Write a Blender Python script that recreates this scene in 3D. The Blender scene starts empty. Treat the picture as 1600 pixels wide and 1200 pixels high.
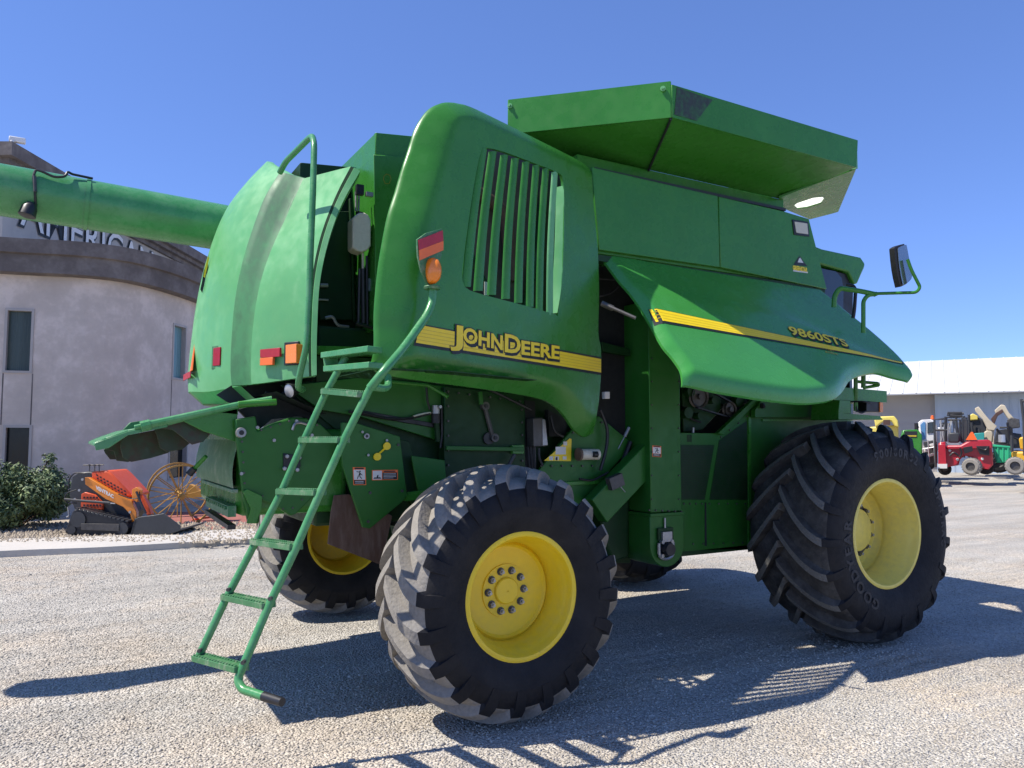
import bpy, bmesh, math, random
import numpy as np
from mathutils import Vector, Matrix
from mathutils.geometry import delaunay_2d_cdt
random.seed(7); rng=np.random.default_rng(7)
scn=bpy.context.scene; COL=scn.collection; RAD=math.radians
# ---------------------------------------------------------------- camera geometry
FPX=1200.; PITCH=RAD(3.9); TH=RAD(30)
CAM=Vector((-2.44,-6.03,1.77))
FH=Vector((math.sin(TH),math.cos(TH),0)); RT=Vector((math.cos(TH),-math.sin(TH),0))
FW=Vector((FH.x*math.cos(PITCH),FH.y*math.cos(PITCH),math.sin(PITCH)))
UP=Vector((-FH.x*math.sin(PITCH),-FH.y*math.sin(PITCH),math.cos(PITCH)))
def ray(px,py): return FW+RT*((px-800)/FPX)+UP*((600-py)/FPX)
def D(px,py,z): return CAM+ray(px,py)*z
class Pl:
    def __init__(s,p,n,away=None):
        s.p=Vector(p); s.n=Vector(n).normalized()
        if s.n.dot(s.p-CAM)<0: s.n=-s.n          # n points away from the viewpoint side
        s.u=(RT-s.n*RT.dot(s.n)).normalized()
        s.v=s.u.cross(s.n)
        if s.v.z<0: s.v=-s.v
    def hit(s,px,py):
        d=ray(px,py); return CAM+d*((s.p-CAM).dot(s.n)/d.dot(s.n))
    def uv(s,px,py):
        q=s.hit(px,py)-s.p; return (q.dot(s.u),q.dot(s.v))
    def w(s,u,v,d=0): return s.p+s.u*u+s.v*v+s.n*d
def YP(y): return Pl((0,y,0),(0,1,0))
def XP(x): return Pl((x,0,0),(1,0,0))
def ZP(z): return Pl((0,0,z),(0,0,1))
def CP(z): return Pl(CAM+FH*z,FH)
# ---------------------------------------------------------------- materials
MAT={}
def nn(nt,t,**kw):
    n=nt.nodes.new(t)
    for k,v in kw.items():
        if k in n.inputs: n.inputs[k].default_value=v
        else: setattr(n,k,v)
    return n
def material(name,col,rough=.5,metal=0,var=.12,scale=3.,col2=None,amt=.5,bump=0,bscale=40,spec=.5,coat=0,lo=.45,hi=.65,emit=None,trans=0,alpha=1,stretch=None,dust=None):
    m=bpy.data.materials.new(name); m.use_nodes=True; nt=m.node_tree; b=nt.nodes['Principled BSDF']; L=nt.links
    b.inputs['Roughness'].default_value=rough; b.inputs['Metallic'].default_value=metal
    b.inputs['Specular IOR Level'].default_value=spec; b.inputs['Coat Weight'].default_value=coat; b.inputs['Coat Roughness'].default_value=.12
    if trans: b.inputs['Transmission Weight'].default_value=trans
    if alpha<1: b.inputs['Alpha'].default_value=alpha
    if emit: b.inputs['Emission Color'].default_value=(*emit[0],1); b.inputs['Emission Strength'].default_value=emit[1]
    tc=nn(nt,'ShaderNodeTexCoord'); vec=tc.outputs['Object']
    if stretch:
        mp=nn(nt,'ShaderNodeMapping'); mp.inputs['Scale'].default_value=stretch; L.new(vec,mp.inputs['Vector']); vec=mp.outputs['Vector']
    n1=nn(nt,'ShaderNodeTexNoise',Scale=scale,Detail=8.,Roughness=.62); L.new(vec,n1.inputs['Vector'])
    n2=nn(nt,'ShaderNodeTexNoise',Scale=scale*6.3,Detail=4.); L.new(vec,n2.inputs['Vector'])
    r=nn(nt,'ShaderNodeMapRange'); r.inputs['From Min'].default_value=.3; r.inputs['From Max'].default_value=.7
    r.inputs['To Min'].default_value=1-var; r.inputs['To Max'].default_value=1+var; L.new(n1.outputs['Fac'],r.inputs['Value'])
    mix=nn(nt,'ShaderNodeMix',data_type='RGBA'); mix.inputs['A'].default_value=(*col,1); mix.inputs['B'].default_value=(*(col2 or col),1)
    cr=nn(nt,'ShaderNodeMapRange'); cr.inputs['From Min'].default_value=lo; cr.inputs['From Max'].default_value=hi; cr.inputs['To Max'].default_value=amt if col2 else 0
    ad=nn(nt,'ShaderNodeMath',operation='MULTIPLY_ADD'); ad.inputs[1].default_value=.35; L.new(n2.outputs['Fac'],ad.inputs[0])
    m65=nn(nt,'ShaderNodeMath',operation='MULTIPLY'); m65.inputs[1].default_value=.65; L.new(n1.outputs['Fac'],m65.inputs[0]); L.new(m65.outputs[0],ad.inputs[2])
    L.new(ad.outputs[0],cr.inputs['Value']); L.new(cr.outputs[0],mix.inputs['Factor'])
    last=mix.outputs['Result']
    hm=nn(nt,'ShaderNodeMix',data_type='RGBA',blend_type='MULTIPLY'); hm.inputs['Factor'].default_value=1.
    L.new(last,hm.inputs['A']); cc=nn(nt,'ShaderNodeCombineColor')
    for i in range(3): L.new(r.outputs[0],cc.inputs[i])
    L.new(cc.outputs[0],hm.inputs['B']); last=hm.outputs['Result']
    if dust:      # dirt settled on the lower parts: (colour, z low, z high, amount)
        g=nn(nt,'ShaderNodeNewGeometry'); sx=nn(nt,'ShaderNodeSeparateXYZ'); L.new(g.outputs['Position'],sx.inputs[0])
        dr=nn(nt,'ShaderNodeMapRange'); dr.inputs['From Min'].default_value=dust[2]; dr.inputs['From Max'].default_value=dust[1]; dr.inputs['To Max'].default_value=dust[3]
        L.new(sx.outputs['Z'],dr.inputs['Value']); dm=nn(nt,'ShaderNodeMath',operation='MULTIPLY'); L.new(dr.outputs[0],dm.inputs[0]); L.new(n2.outputs['Fac'],dm.inputs[1])
        d2=nn(nt,'ShaderNodeMix',data_type='RGBA'); d2.inputs['B'].default_value=(*dust[0],1); L.new(dm.outputs[0],d2.inputs['Factor']); L.new(last,d2.inputs['A']); last=d2.outputs['Result']
    L.new(last,b.inputs['Base Color'])
    rr=nn(nt,'ShaderNodeMapRange'); rr.inputs['From Min'].default_value=.3; rr.inputs['From Max'].default_value=.7
    rr.inputs['To Min'].default_value=max(0,rough-.07); rr.inputs['To Max'].default_value=min(1,rough+.1); L.new(n2.outputs['Fac'],rr.inputs['Value']); L.new(rr.outputs[0],b.inputs['Roughness'])
    if bump:
        n3=nn(nt,'ShaderNodeTexNoise',Scale=float(bscale),Detail=5.); L.new(vec,n3.inputs['Vector'])
        bp=nn(nt,'ShaderNodeBump',Strength=bump,Distance=.02); L.new(n3.outputs['Fac'],bp.inputs['Height']); L.new(bp.outputs[0],b.inputs['Normal'])
    MAT[name]=m; return m
DUST=((.26,.23,.19),.9,2.1,.5)
material('green',(.036,.19,.022),.27,var=.07,scale=1.6,col2=(.048,.22,.034),amt=.5,dust=((.14,.16,.09),.7,1.5,.05),spec=.42)
material('green_door',(.045,.25,.045),.24,var=.05,scale=1.5,col2=(.055,.28,.06),amt=.5,spec=.55)
material('green_faded',(.11,.36,.13),.40,var=.08,scale=1.8,col2=(.19,.44,.21),amt=.55,lo=.46,hi=.62,spec=.5)
material('green_low',(.018,.125,.014),.42,var=.12,scale=2.2,col2=(.030,.11,.022),amt=.5,dust=((.08,.09,.05),.7,1.5,.10),spec=.36)  # lower-body green: grime, plus the shade under the machine mixed into the colour
material('green_dark',(.006,.042,.008),.5,var=.25,scale=3,col2=(.02,.035,.014),amt=.5,dust=((.06,.06,.04),.6,1.6,.2),spec=.3)  # inner and underbody green, shade worked into the darker colour
material('green_tube',(.06,.25,.085),.28,var=.1,scale=4,col2=(.14,.30,.15),amt=.5)
material('green_worn',(.045,.17,.06),.5,var=.2,scale=9,col2=(.25,.26,.19),amt=.6,lo=.5,hi=.62)
material('green_sooty',(.09,.30,.11),.5,var=.12,scale=3.2,col2=(.05,.12,.06),amt=.5,lo=.44,hi=.58,stretch=(1,1,.6),dust=((.055,.13,.07),3.35,2.8,1.1))
material('soot',(.030,.12,.035),.6,var=.15,scale=6,col2=(.03,.038,.036),amt=.95,lo=.40,hi=.56)
material('yellow',(.86,.60,.012),.38,var=.05,scale=4,col2=(.72,.52,.05),amt=.4,dust=((.30,.25,.15),.2,1.2,.3))
material('pale_yellow',(.80,.65,.13),.42,var=.06,scale=4,col2=(.5,.42,.16),amt=.5)
material('decal_yellow',(.88,.63,.012),.4,var=.04,scale=5)
material('decal_yellow_line',(.62,.43,.015),.4,var=.04,scale=5)
material('decal_yellow_dim',(.45,.33,.02),.4,var=.04,scale=5)
material('black',(.012,.012,.014),.45,var=.2)
material('black_decal',(.010,.012,.012),.5,var=.1)
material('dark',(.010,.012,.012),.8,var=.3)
material('rubber',(.009,.009,.011),.68,var=.25,scale=5,col2=(.028,.026,.024),amt=.4,bump=.15,bscale=60,spec=.3)
material('rubber_mark',(.020,.020,.023),.6,var=.2)
material('rubber_dusty',(.27,.25,.22),.85,var=.22,scale=7,col2=(.12,.112,.10),amt=.6,lo=.46,hi=.66,bump=.3,bscale=50,spec=.25)
material('rubber_grey',(.050,.047,.044),.85,var=.3,scale=7,col2=(.09,.085,.075),amt=.6,lo=.47,hi=.63,bump=.3,bscale=50,spec=.25)
material('rubber_lug',(.15,.145,.13),.85,var=.2,scale=12,col2=(.05,.05,.048),amt=.6,bump=.5,bscale=90,spec=.25)
material('steel',(.35,.35,.35),.4,.7,var=.2,scale=8)
material('steel_dark',(.09,.085,.08),.5,.5,var=.3,scale=9)
material('rust_plate',(.10,.055,.035),.8,var=.25,scale=6,col2=(.19,.15,.12),amt=.7,stretch=(1,1,.25))
material('white',(.72,.71,.68),.5,var=.05)
material('milky',(.62,.58,.47),.4,var=.12,scale=10,col2=(.35,.3,.2),amt=.4)
material('amber',(.85,.22,.01),.25,var=.05,coat=.5)
material('orange_reflect',(.85,.16,.03),.45,var=.08,scale=14)
material('red_reflect',(.42,.02,.03),.4,var=.1,scale=14)
material('red_lens',(.33,.004,.012),.4,var=.1,spec=.3)
material('lamp_lens',(.75,.75,.72),.2,var=.05,coat=.4)
material('glass_dark',(.02,.025,.03),.06,var=.1,spec=.8)
material('mirror_glass',(.30,.34,.37),.07,.75,var=.1)
material('fin',(.022,.045,.018),.45,var=.3,scale=4,col2=(.045,.02,.014),amt=.7,lo=.47,hi=.55)
material('stucco',(.58,.495,.42),.9,var=.12,scale=1.7,col2=(.67,.575,.50),amt=.7,lo=.48,hi=.60,bump=.5,bscale=9,spec=.2)
material('stucco_pale',(.42,.40,.37),.9,var=.1,scale=1.1,bump=.3,bscale=9,spec=.2)
material('cornice',(.15,.13,.12),.85,var=.2,scale=2.2,col2=(.22,.20,.185),amt=.6,bump=.2,bscale=12,spec=.2)
material('frame_tan',(.42,.38,.34),.6,var=.05)
material('glass_teal',(.16,.30,.31),.25,var=.15,scale=.6,spec=.3,stretch=(6,6,.3))
material('glass_green',(.065,.085,.072),.25,var=.2,scale=.8,spec=.3,stretch=(6,6,.3))
material('glass_black',(.010,.012,.012),.12,var=.1,spec=.35)
material('concrete',(.50,.47,.42),.85,var=.1,scale=2,col2=(.40,.37,.33),amt=.5,bump=.2,bscale=30)
material('pebble',(.40,.335,.245),.9,var=.3,scale=9,col2=(.30,.26,.21),amt=.6,bump=.6,bscale=50)
material('paver_red',(.28,.10,.075),.9,var=.2,scale=4,bump=.3,bscale=30)
material('leaf',(.085,.135,.05),.55,var=.5,scale=4,col2=(.26,.30,.11),amt=.6,lo=.5,hi=.6)
material('bark',(.09,.06,.04),.9,var=.3)
material('orange',(.72,.22,.015),.35,var=.08,coat=.3)
material('orange_red',(.75,.10,.025),.4,var=.1)
material('charcoal',(.035,.037,.04),.5,var=.2)
material('roof_white',(.60,.60,.585),.5,var=.03,scale=.3)
material('siding',(.36,.35,.35),.7,var=.08,scale=.4)
material('door_blue',(.42,.50,.60),.6,var=.06,scale=.4,stretch=(3,3,.3))
material('brown',(.08,.04,.03),.7,var=.2)
material('red',(.40,.012,.025),.35,var=.1,coat=.3)
material('tan_boom',(.55,.47,.33),.55,var=.1,scale=2)
material('bin_green',(.03,.42,.20),.5,var=.08)
material('cat_yellow',(.68,.38,.02),.45,var=.12)
material('truck_blue',(.10,.25,.45),.3,var=.1)
material('silver',(.55,.55,.55),.35,.6,var=.1)
material('warn_orange',(.9,.14,.02),.5,var=.03,emit=None)
material('teal_paint',(.03,.30,.27),.5,var=.1)
material('sticker_white',(.68,.66,.62),.5,var=.03)
m=material('translucent_white',(.85,.85,.80),.5); nt=m.node_tree; ts=nt.nodes.new('ShaderNodeBsdfTranslucent'); ts.inputs[0].default_value=(.95,.95,.88,1); mx=nt.nodes.new('ShaderNodeMixShader'); mx.inputs[0].default_value=.9; nt.links.new(nt.nodes['Principled BSDF'].outputs[0],mx.inputs[1]); nt.links.new(ts.outputs[0],mx.inputs[2]); nt.links.new(mx.outputs[0],nt.nodes['Material Output'].inputs['Surface'])
material('screen',(.085,.068,.062),.8,var=.2,scale=8)
material('antique',(.46,.25,.05),.6,var=.2,scale=8,col2=(.25,.12,.04),amt=.5)

# ---------------------------------------------------------------- object helpers
def wloc(o):
    v=Vector((0,0,0))
    while o is not None: v+=o.location; o=o.parent
    return v
class G:
    """geometry buffer, world coordinates"""
    def __init__(s): s.v=[];s.f=[];s.m=[]
    def add(s,vs,fs,mi=0):
        o=len(s.v); s.v+= [tuple(x) for x in vs]; s.f+=[tuple(i+o for i in f) for f in fs]; s.m+=[mi]*len(fs); return s
    def box(s,c,sz,ax=None,mi=0):
        c=Vector(c); ax=ax or (Vector((1,0,0)),Vector((0,1,0)),Vector((0,0,1)))
        vs=[c+ax[0]*(sz[0]/2*i)+ax[1]*(sz[1]/2*j)+ax[2]*(sz[2]/2*k) for i in(-1,1) for j in(-1,1) for k in(-1,1)]
        return s.add(vs,[(0,1,3,2),(4,6,7,5),(0,4,5,1),(2,3,7,6),(0,2,6,4),(1,5,7,3)],mi)
    def bb(s,x0,x1,y0,y1,z0,z1,mi=0): return s.box(((x0+x1)/2,(y0+y1)/2,(z0+z1)/2),(x1-x0,y1-y0,z1-z0),mi=mi)
    def beam(s,a,b,w,h,up=Vector((0,0,1)),mi=0):
        a=Vector(a);b=Vector(b);d=(b-a);l=d.length;d.normalize(); sd=d.cross(up).normalized(); u=sd.cross(d)
        return s.box((a+b)/2,(l,w,h),(d,sd,u),mi)
    def tube(s,pts,r,n=10,fil=0.05,cap=True,mi=0,seg=5):
        pts=[Vector(p) for p in pts]
        if fil and len(pts)>2:
            q=[pts[0]]
            for i in range(1,len(pts)-1):
                a,b,c=pts[i-1],pts[i],pts[i+1]; k=min(fil,(a-b).length*.45,(c-b).length*.45)
                p0=b+(a-b).normalized()*k; p2=b+(c-b).normalized()*k
                for j in range(seg+1):
                    t=j/seg; q.append(p0*(1-t)**2+b*2*t*(1-t)+p2*t*t)
            q.append(pts[-1]); pts=q
        rs=r if isinstance(r,(list,tuple)) else [r]*len(pts)
        up=Vector((0,0,1)); o=len(s.v); prev=None
        for i,p in enumerate(pts):
            d=(pts[min(i+1,len(pts)-1)]-pts[max(i-1,0)]).normalized()
            if prev is None:
                a=d.cross(up); 
                if a.length<.05: a=d.cross(Vector((1,0,0)))
                a.normalize()
            else: a=(prev-d*prev.dot(d)).normalized()
            prev=a; b=d.cross(a)
            for j in range(n):
                t=2*math.pi*j/n; s.v.append(tuple(p+(a*math.cos(t)+b*math.sin(t))*rs[i]))
        for i in range(len(pts)-1):
            for j in range(n):
                k=(j+1)%n; s.f.append((o+i*n+j,o+i*n+k,o+(i+1)*n+k,o+(i+1)*n+j)); s.m.append(mi)
        if cap:
            s.f.append(tuple(o+j for j in range(n))[::-1]); s.f.append(tuple(o+(len(pts)-1)*n+j for j in range(n))); s.m+=[mi,mi]
        return s
    def lathe(s,prof,c,axis,n=48,mi=0,close=False):
        """prof: list of (along axis, radius)"""
        c=Vector(c);axis=Vector(axis).normalized(); a=axis.orthogonal().normalized(); b=axis.cross(a); o=len(s.v)
        for (h,r) in prof:
            for j in range(n):
                t=2*math.pi*j/n; s.v.append(tuple(c+axis*h+(a*math.cos(t)+b*math.sin(t))*r))
        for i in range(len(prof)-1):
            for j in range(n):
                k=(j+1)%n; s.f.append((o+i*n+j,o+i*n+k,o+(i+1)*n+k,o+(i+1)*n+j)); s.m.append(mi if not isinstance(mi,list) else mi[i])
        if close:
            s.f.append(tuple(o+j for j in range(n))[::-1]); s.f.append(tuple(o+(len(prof)-1)*n+j for j in range(n))); s.m+=[mi,mi]
        return s
    def poly(s,pts3,n,th,mi=0,holes=()):
        """prism from 3d planar loop, extruded th along n"""
        n=Vector(n)
        loops=[[Vector(p) for p in pts3]]+[[Vector(p) for p in h] for h in holes]
        p0=loops[0][0]; u=(loops[0][1]-p0).normalized(); v=n.cross(u).normalized()
        V2=[];E=[]
        for lp in loops:
            o=len(V2)
            for p in lp: V2.append(Vector(((p-p0).dot(u),(p-p0).dot(v))))
            E+= [(o+i,o+(i+1)%len(lp)) for i in range(len(lp))]
        rv,re,rf,*_=delaunay_2d_cdt(V2,E,[],1,1e-5)
        fs=[]
        for f in rf:
            c=sum((Vector(rv[i]) for i in f),Vector((0,0)))/len(f)
            if any(inside(c,[V2[k] for k in range(sum(len(l) for l in loops[:j]),sum(len(l) for l in loops[:j+1]))]) for j in range(1,len(loops))): continue
            fs.append(f)
        o=len(s.v); N=len(rv)
        top=[p0+u*q.x+v*q.y for q in rv]
        s.v+= [tuple(p) for p in top]+[tuple(p+n*th) for p in top]
        cnt={}
        for f in fs:
            s.f.append(tuple(o+i for i in f)); s.f.append(tuple(o+N+i for i in f[::-1])); s.m+=[mi,mi]
            for i in range(len(f)):
                e=(f[i],f[(i+1)%len(f)]); cnt[tuple(sorted(e))]=cnt.get(tuple(sorted(e)),[])+[e]
        for k,l in cnt.items():
            if len(l)==1:
                a,b=l[0]; s.f.append((o+b,o+a,o+N+a,o+N+b)); s.m.append(mi)
        return s
def inside(c,poly):
    r=False;n=len(poly)
    for i in range(n):
        a=poly[i];b=poly[i-1]
        if (a[1]>c[1])!=(b[1]>c[1]) and c[0]<(b[0]-a[0])*(c[1]-a[1])/(b[1]-a[1])+a[0]: r=not r
    return r
def put(name,g,mats,parent=None,smooth=False,bevel=0,angle=35,recalc=True,label=None):
    if not isinstance(mats,(list,tuple)): mats=[mats]
    me=bpy.data.meshes.new(name)
    off=wloc(parent) if parent else Vector((0,0,0))
    vs=[(v[0]-off.x,v[1]-off.y,v[2]-off.z) for v in g.v]
    me.from_pydata(vs,[],g.f)
    for m in mats: me.materials.append(MAT[m] if isinstance(m,str) else m)
    me.polygons.foreach_set('material_index',g.m)
    if recalc:
        bm=bmesh.new(); bm.from_mesh(me); bmesh.ops.recalc_face_normals(bm,faces=bm.faces); bm.to_mesh(me); bm.free()
    if smooth:
        me.polygons.foreach_set('use_smooth',[True]*len(me.polygons)); me.set_sharp_from_angle(angle=RAD(angle))
    me.update()
    o=bpy.data.objects.new(name,me); COL.objects.link(o)
    if parent: o.parent=parent
    if bevel:
        b=o.modifiers.new('bevel','BEVEL'); b.width=bevel; b.segments=2; b.limit_method='ANGLE'; b.angle_limit=RAD(40)
        if not smooth:
            me.polygons.foreach_set('use_smooth',[True]*len(me.polygons)); me.set_sharp_from_angle(angle=RAD(30))
    if label: o['label']=label
    return o
def thing(name,label,cat,loc,group=None):
    o=bpy.data.objects.new(name,None); COL.objects.link(o); o.location=loc; o['label']=label; o['category']=cat
    if group: o['group']=group
    return o
def tag(o,label,cat,group=None,kind=None):
    if label: o['label']=label
    if cat: o['category']=cat
    if group: o['group']=group
    if kind: o['kind']=kind
    return o
def struct(o): o['kind']='structure'; return o
def plate(name,px,pl,th,mat,parent,bevel=.004,d=0,holes=(),**k):
    g=G().poly([pl.hit(*p)+pl.n*d for p in px],pl.n,th,holes=[[pl.hit(*p)+pl.n*d for p in h] for h in holes])
    return put(name,g,mat,parent,bevel=bevel,**k)
def addplate(g,px,pl,th,d=0,mi=0): return g.poly([pl.hit(*p)+pl.n*d for p in px],pl.n,th,mi=mi)
def segdist(p,a,b):
    ax,ay=a;bx,by=b;dx,dy=bx-ax,by-ay; L=dx*dx+dy*dy
    t=0 if L==0 else max(0,min(1,((p[0]-ax)*dx+(p[1]-ay)*dy)/L)); return math.hypot(p[0]-ax-t*dx,p[1]-ay-t*dy)
def crom(pts,n=4,closed=False):
    P=[Vector(p) for p in pts]; N=len(P); out=[]
    for i in range(N if closed else N-1):
        g=(lambda j:P[j%N]) if closed else (lambda j:P[max(0,min(N-1,j))])
        a,b,c,d=g(i-1),g(i),g(i+1),g(i+2)
        for k in range(n):
            t=k/n; out.append(.5*((2*b)+(c-a)*t+(2*a-5*b+4*c-d)*t*t+(3*b-a-3*c+d)*t**3))
    if not closed: out.append(P[-1])
    return out
class Sheet:
    """curved sheet over a plane: outline in uv, rounded edges, optional bulge"""
    def __init__(s,pl,outline,rounds,bulge=None):
        s.pl=pl; s.out=outline; s.rounds=rounds; s.bulge=bulge
    def d(s,u,v):
        t=0
        for (pts,rad,dep) in s.rounds:
            m,i_=min((segdist((u,v),pts[i],pts[i+1]),i) for i in range(len(pts)-1))
            if isinstance(dep,list): dep=dep[i_]; rad=rad[i_]
            if m<rad: q=1-m/rad; t=math.hypot(t,dep*q**1.35)
        if s.bulge: t+=s.bulge(u,v)
        return t
    def w(s,u,v,off=0): return s.pl.w(u,v,s.d(u,v)+off)
    def build(s,step,th,holes=(),off=0):
        V=[];E=[];loops=[s.out]+list(holes)
        for lp in loops:
            L=[]
            for i in range(len(lp)):
                a=Vector(lp[i]);b=Vector(lp[(i+1)%len(lp)]); k=max(1,int((b-a).length/step))
                for j in range(k): L.append(a.lerp(b,j/k))
            o=len(V); V+=L; E+=[(o+i,o+(i+1)%len(L)) for i in range(len(L))]
        rs_=.62*step; HS={}
        def free(q):
            a,b=int(q[0]/(.45*step)),int(q[1]/(.45*step))
            for i in (-1,0,1):
                for j in (-1,0,1):
                    for r in HS.get((a+i,b+j),()):
                        if (r[0]-q[0])**2+(r[1]-q[1])**2<(.42*step)**2: return False
            HS.setdefault((a,b),[]).append((q[0],q[1])); return True
        for q in V: free(q)
        for lp in loops[:1]:
            L=[]
            for i in range(len(lp)):
                a=Vector(lp[i]);b=Vector(lp[(i+1)%len(lp)]); k=max(1,int((b-a).length/step)); L+=[a.lerp(b,j/k) for j in range(k)]
            for k in range(1,8):
                for i in range(len(L)):
                    t=(L[(i+1)%len(L)]-L[i-1]); t=Vector((-t.y,t.x)).normalized()
                    for sg in (1,-1):
                        q=L[i]+t*sg*rs_*k
                        if inside(q,s.out) and min(segdist(q,s.out[j],s.out[(j+1)%len(s.out)]) for j in range(len(s.out)))>rs_*k*.97 and not any(inside(q,h) for h in holes) and free(q): V.append(q); break
        us=[p[0] for p in s.out];vs=[p[1] for p in s.out]; y=min(vs)+step*.5
        while y<max(vs):
            x=min(us)+step*.37
            while x<max(us):
                if inside((x,y),s.out) and not any(inside((x,y),h) for h in holes):
                    if min(segdist((x,y),s.out[i],s.out[(i+1)%len(s.out)]) for i in range(len(s.out)))>rs_*7.8 and min([9]+[segdist((x,y),lp[i],lp[(i+1)%len(lp)]) for lp in holes for i in range(len(lp))])>step*.4 and free((x,y)): V.append(Vector((x,y)))
                x+=step
            y+=step
        rv,re,rf,*_=delaunay_2d_cdt([Vector((p[0],p[1])) for p in V],E,[],1,1e-5)
        fs=[f for f in rf if not any(inside((sum(rv[i].x for i in f)/len(f),sum(rv[i].y for i in f)/len(f)),h) for h in holes)]
        g=G(); N=len(rv)
        g.v=[tuple(s.w(q.x,q.y,off)) for q in rv]+[tuple(s.w(q.x,q.y,off+th)) for q in rv]
        cnt={}
        for f in fs:
            g.f.append(tuple(f)); g.f.append(tuple(N+i for i in f[::-1])); g.m+=[0,0]
            for i in range(len(f)):
                e=(f[i],f[(i+1)%len(f)]); cnt.setdefault(tuple(sorted(e)),[]).append(e)
        for l in cnt.values():
            if len(l)==1: a,b=l[0]; g.f.append((b,a,N+a,N+b)); g.m.append(0)
        return g
def textgeo(s,size,offset=0,shear=0,space=1.):
    c=bpy.data.curves.new('t','FONT'); c.body=s; c.size=size; c.offset=offset; c.shear=shear; c.space_character=space; c.resolution_u=3; c.align_x='LEFT'
    o=bpy.data.objects.new('t',c); COL.objects.link(o); dg=bpy.context.evaluated_depsgraph_get(); dg.update(); me=o.evaluated_get(dg).to_mesh()
    v=[tuple(p.co) for p in me.vertices]; f=[tuple(p.vertices) for p in me.polygons]
    o.evaluated_get(dg).to_mesh_clear(); bpy.data.objects.remove(o); bpy.data.curves.remove(c); return v,f
def subdiv_text(v,f,step=.03):
    return v,f
def flat_text(g,txt,size,fn,offset=0,shear=0,space=1.,mi=0,th=None,x0=0,y0=0,width=None):
    v,f=textgeo(txt,size,offset,shear,space)
    if width:
        w=max(p[0] for p in v)-min(p[0] for p in v); k=width/w; v=[(p[0]*k,p[1],0) for p in v]
    g.add([fn(p[0]+x0,p[1]+y0) for p in v],f,mi); return max(p[0] for p in v)+x0

# ================================================================= WORLD, SUN, CAMERA
KX,KY=.62,-.19                        # a point at height z throws its shadow (KX,KY)*z away
sd=Vector((-KX,-KY,1)).normalized()   # towards the sun
W=bpy.data.worlds.new('World'); scn.world=W; W.use_nodes=True; nt=W.node_tree
bg=nt.nodes['Background']; sky=nt.nodes.new('ShaderNodeTexSky'); sky.sky_type='NISHITA'; sky.sun_disc=False
sky.sun_elevation=math.asin(sd.z); sky.sun_rotation=math.atan2(sd.x,sd.y); sky.altitude=1300; sky.air_density=.72; sky.dust_density=.0; sky.ozone_density=5.0
hs=nt.nodes.new('ShaderNodeHueSaturation'); hs.inputs['Saturation'].default_value=1.08; hs.inputs['Hue'].default_value=.507; nt.links.new(sky.outputs[0],hs.inputs['Color']); gm_=nt.nodes.new('ShaderNodeGamma'); gm_.inputs['Gamma'].default_value=.67; nt.links.new(hs.outputs[0],gm_.inputs['Color']); tn=nt.nodes.new('ShaderNodeMix'); tn.data_type='RGBA'; tn.blend_type='MULTIPLY'; tn.inputs['Factor'].default_value=1; tn.inputs['B'].default_value=(1.01,1.20,1.66,1); nt.links.new(gm_.outputs[0],tn.inputs['A']); nt.links.new(tn.outputs['Result'],bg.inputs['Color']); bg.inputs['Strength'].default_value=.15
sl=bpy.data.lights.new('sun','SUN'); sl.energy=4.45; sl.angle=RAD(.5); sl.color=(1,.94,.85); so=bpy.data.objects.new('sun',sl); COL.objects.link(so)
so.rotation_euler=sd.to_track_quat('Z','Y').to_euler()
cd=bpy.data.cameras.new('camera'); co=bpy.data.objects.new('camera',cd); COL.objects.link(co); scn.camera=co
cd.sensor_width=36; cd.lens=27; cd.clip_start=.05; cd.clip_end=2000
co.matrix_world=Matrix(((RT.x,UP.x,-FW.x,CAM.x),(RT.y,UP.y,-FW.y,CAM.y),(RT.z,UP.z,-FW.z,CAM.z),(0,0,0,1)))
scn.view_settings.view_transform='Standard'; scn.view_settings.look='None'; scn.view_settings.exposure=.62; scn.view_settings.gamma=1
try: scn.cycles.max_bounces=6; scn.cycles.use_denoising=True; scn.cycles.caustics_reflective=False; scn.cycles.caustics_refractive=False
except Exception: pass
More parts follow.
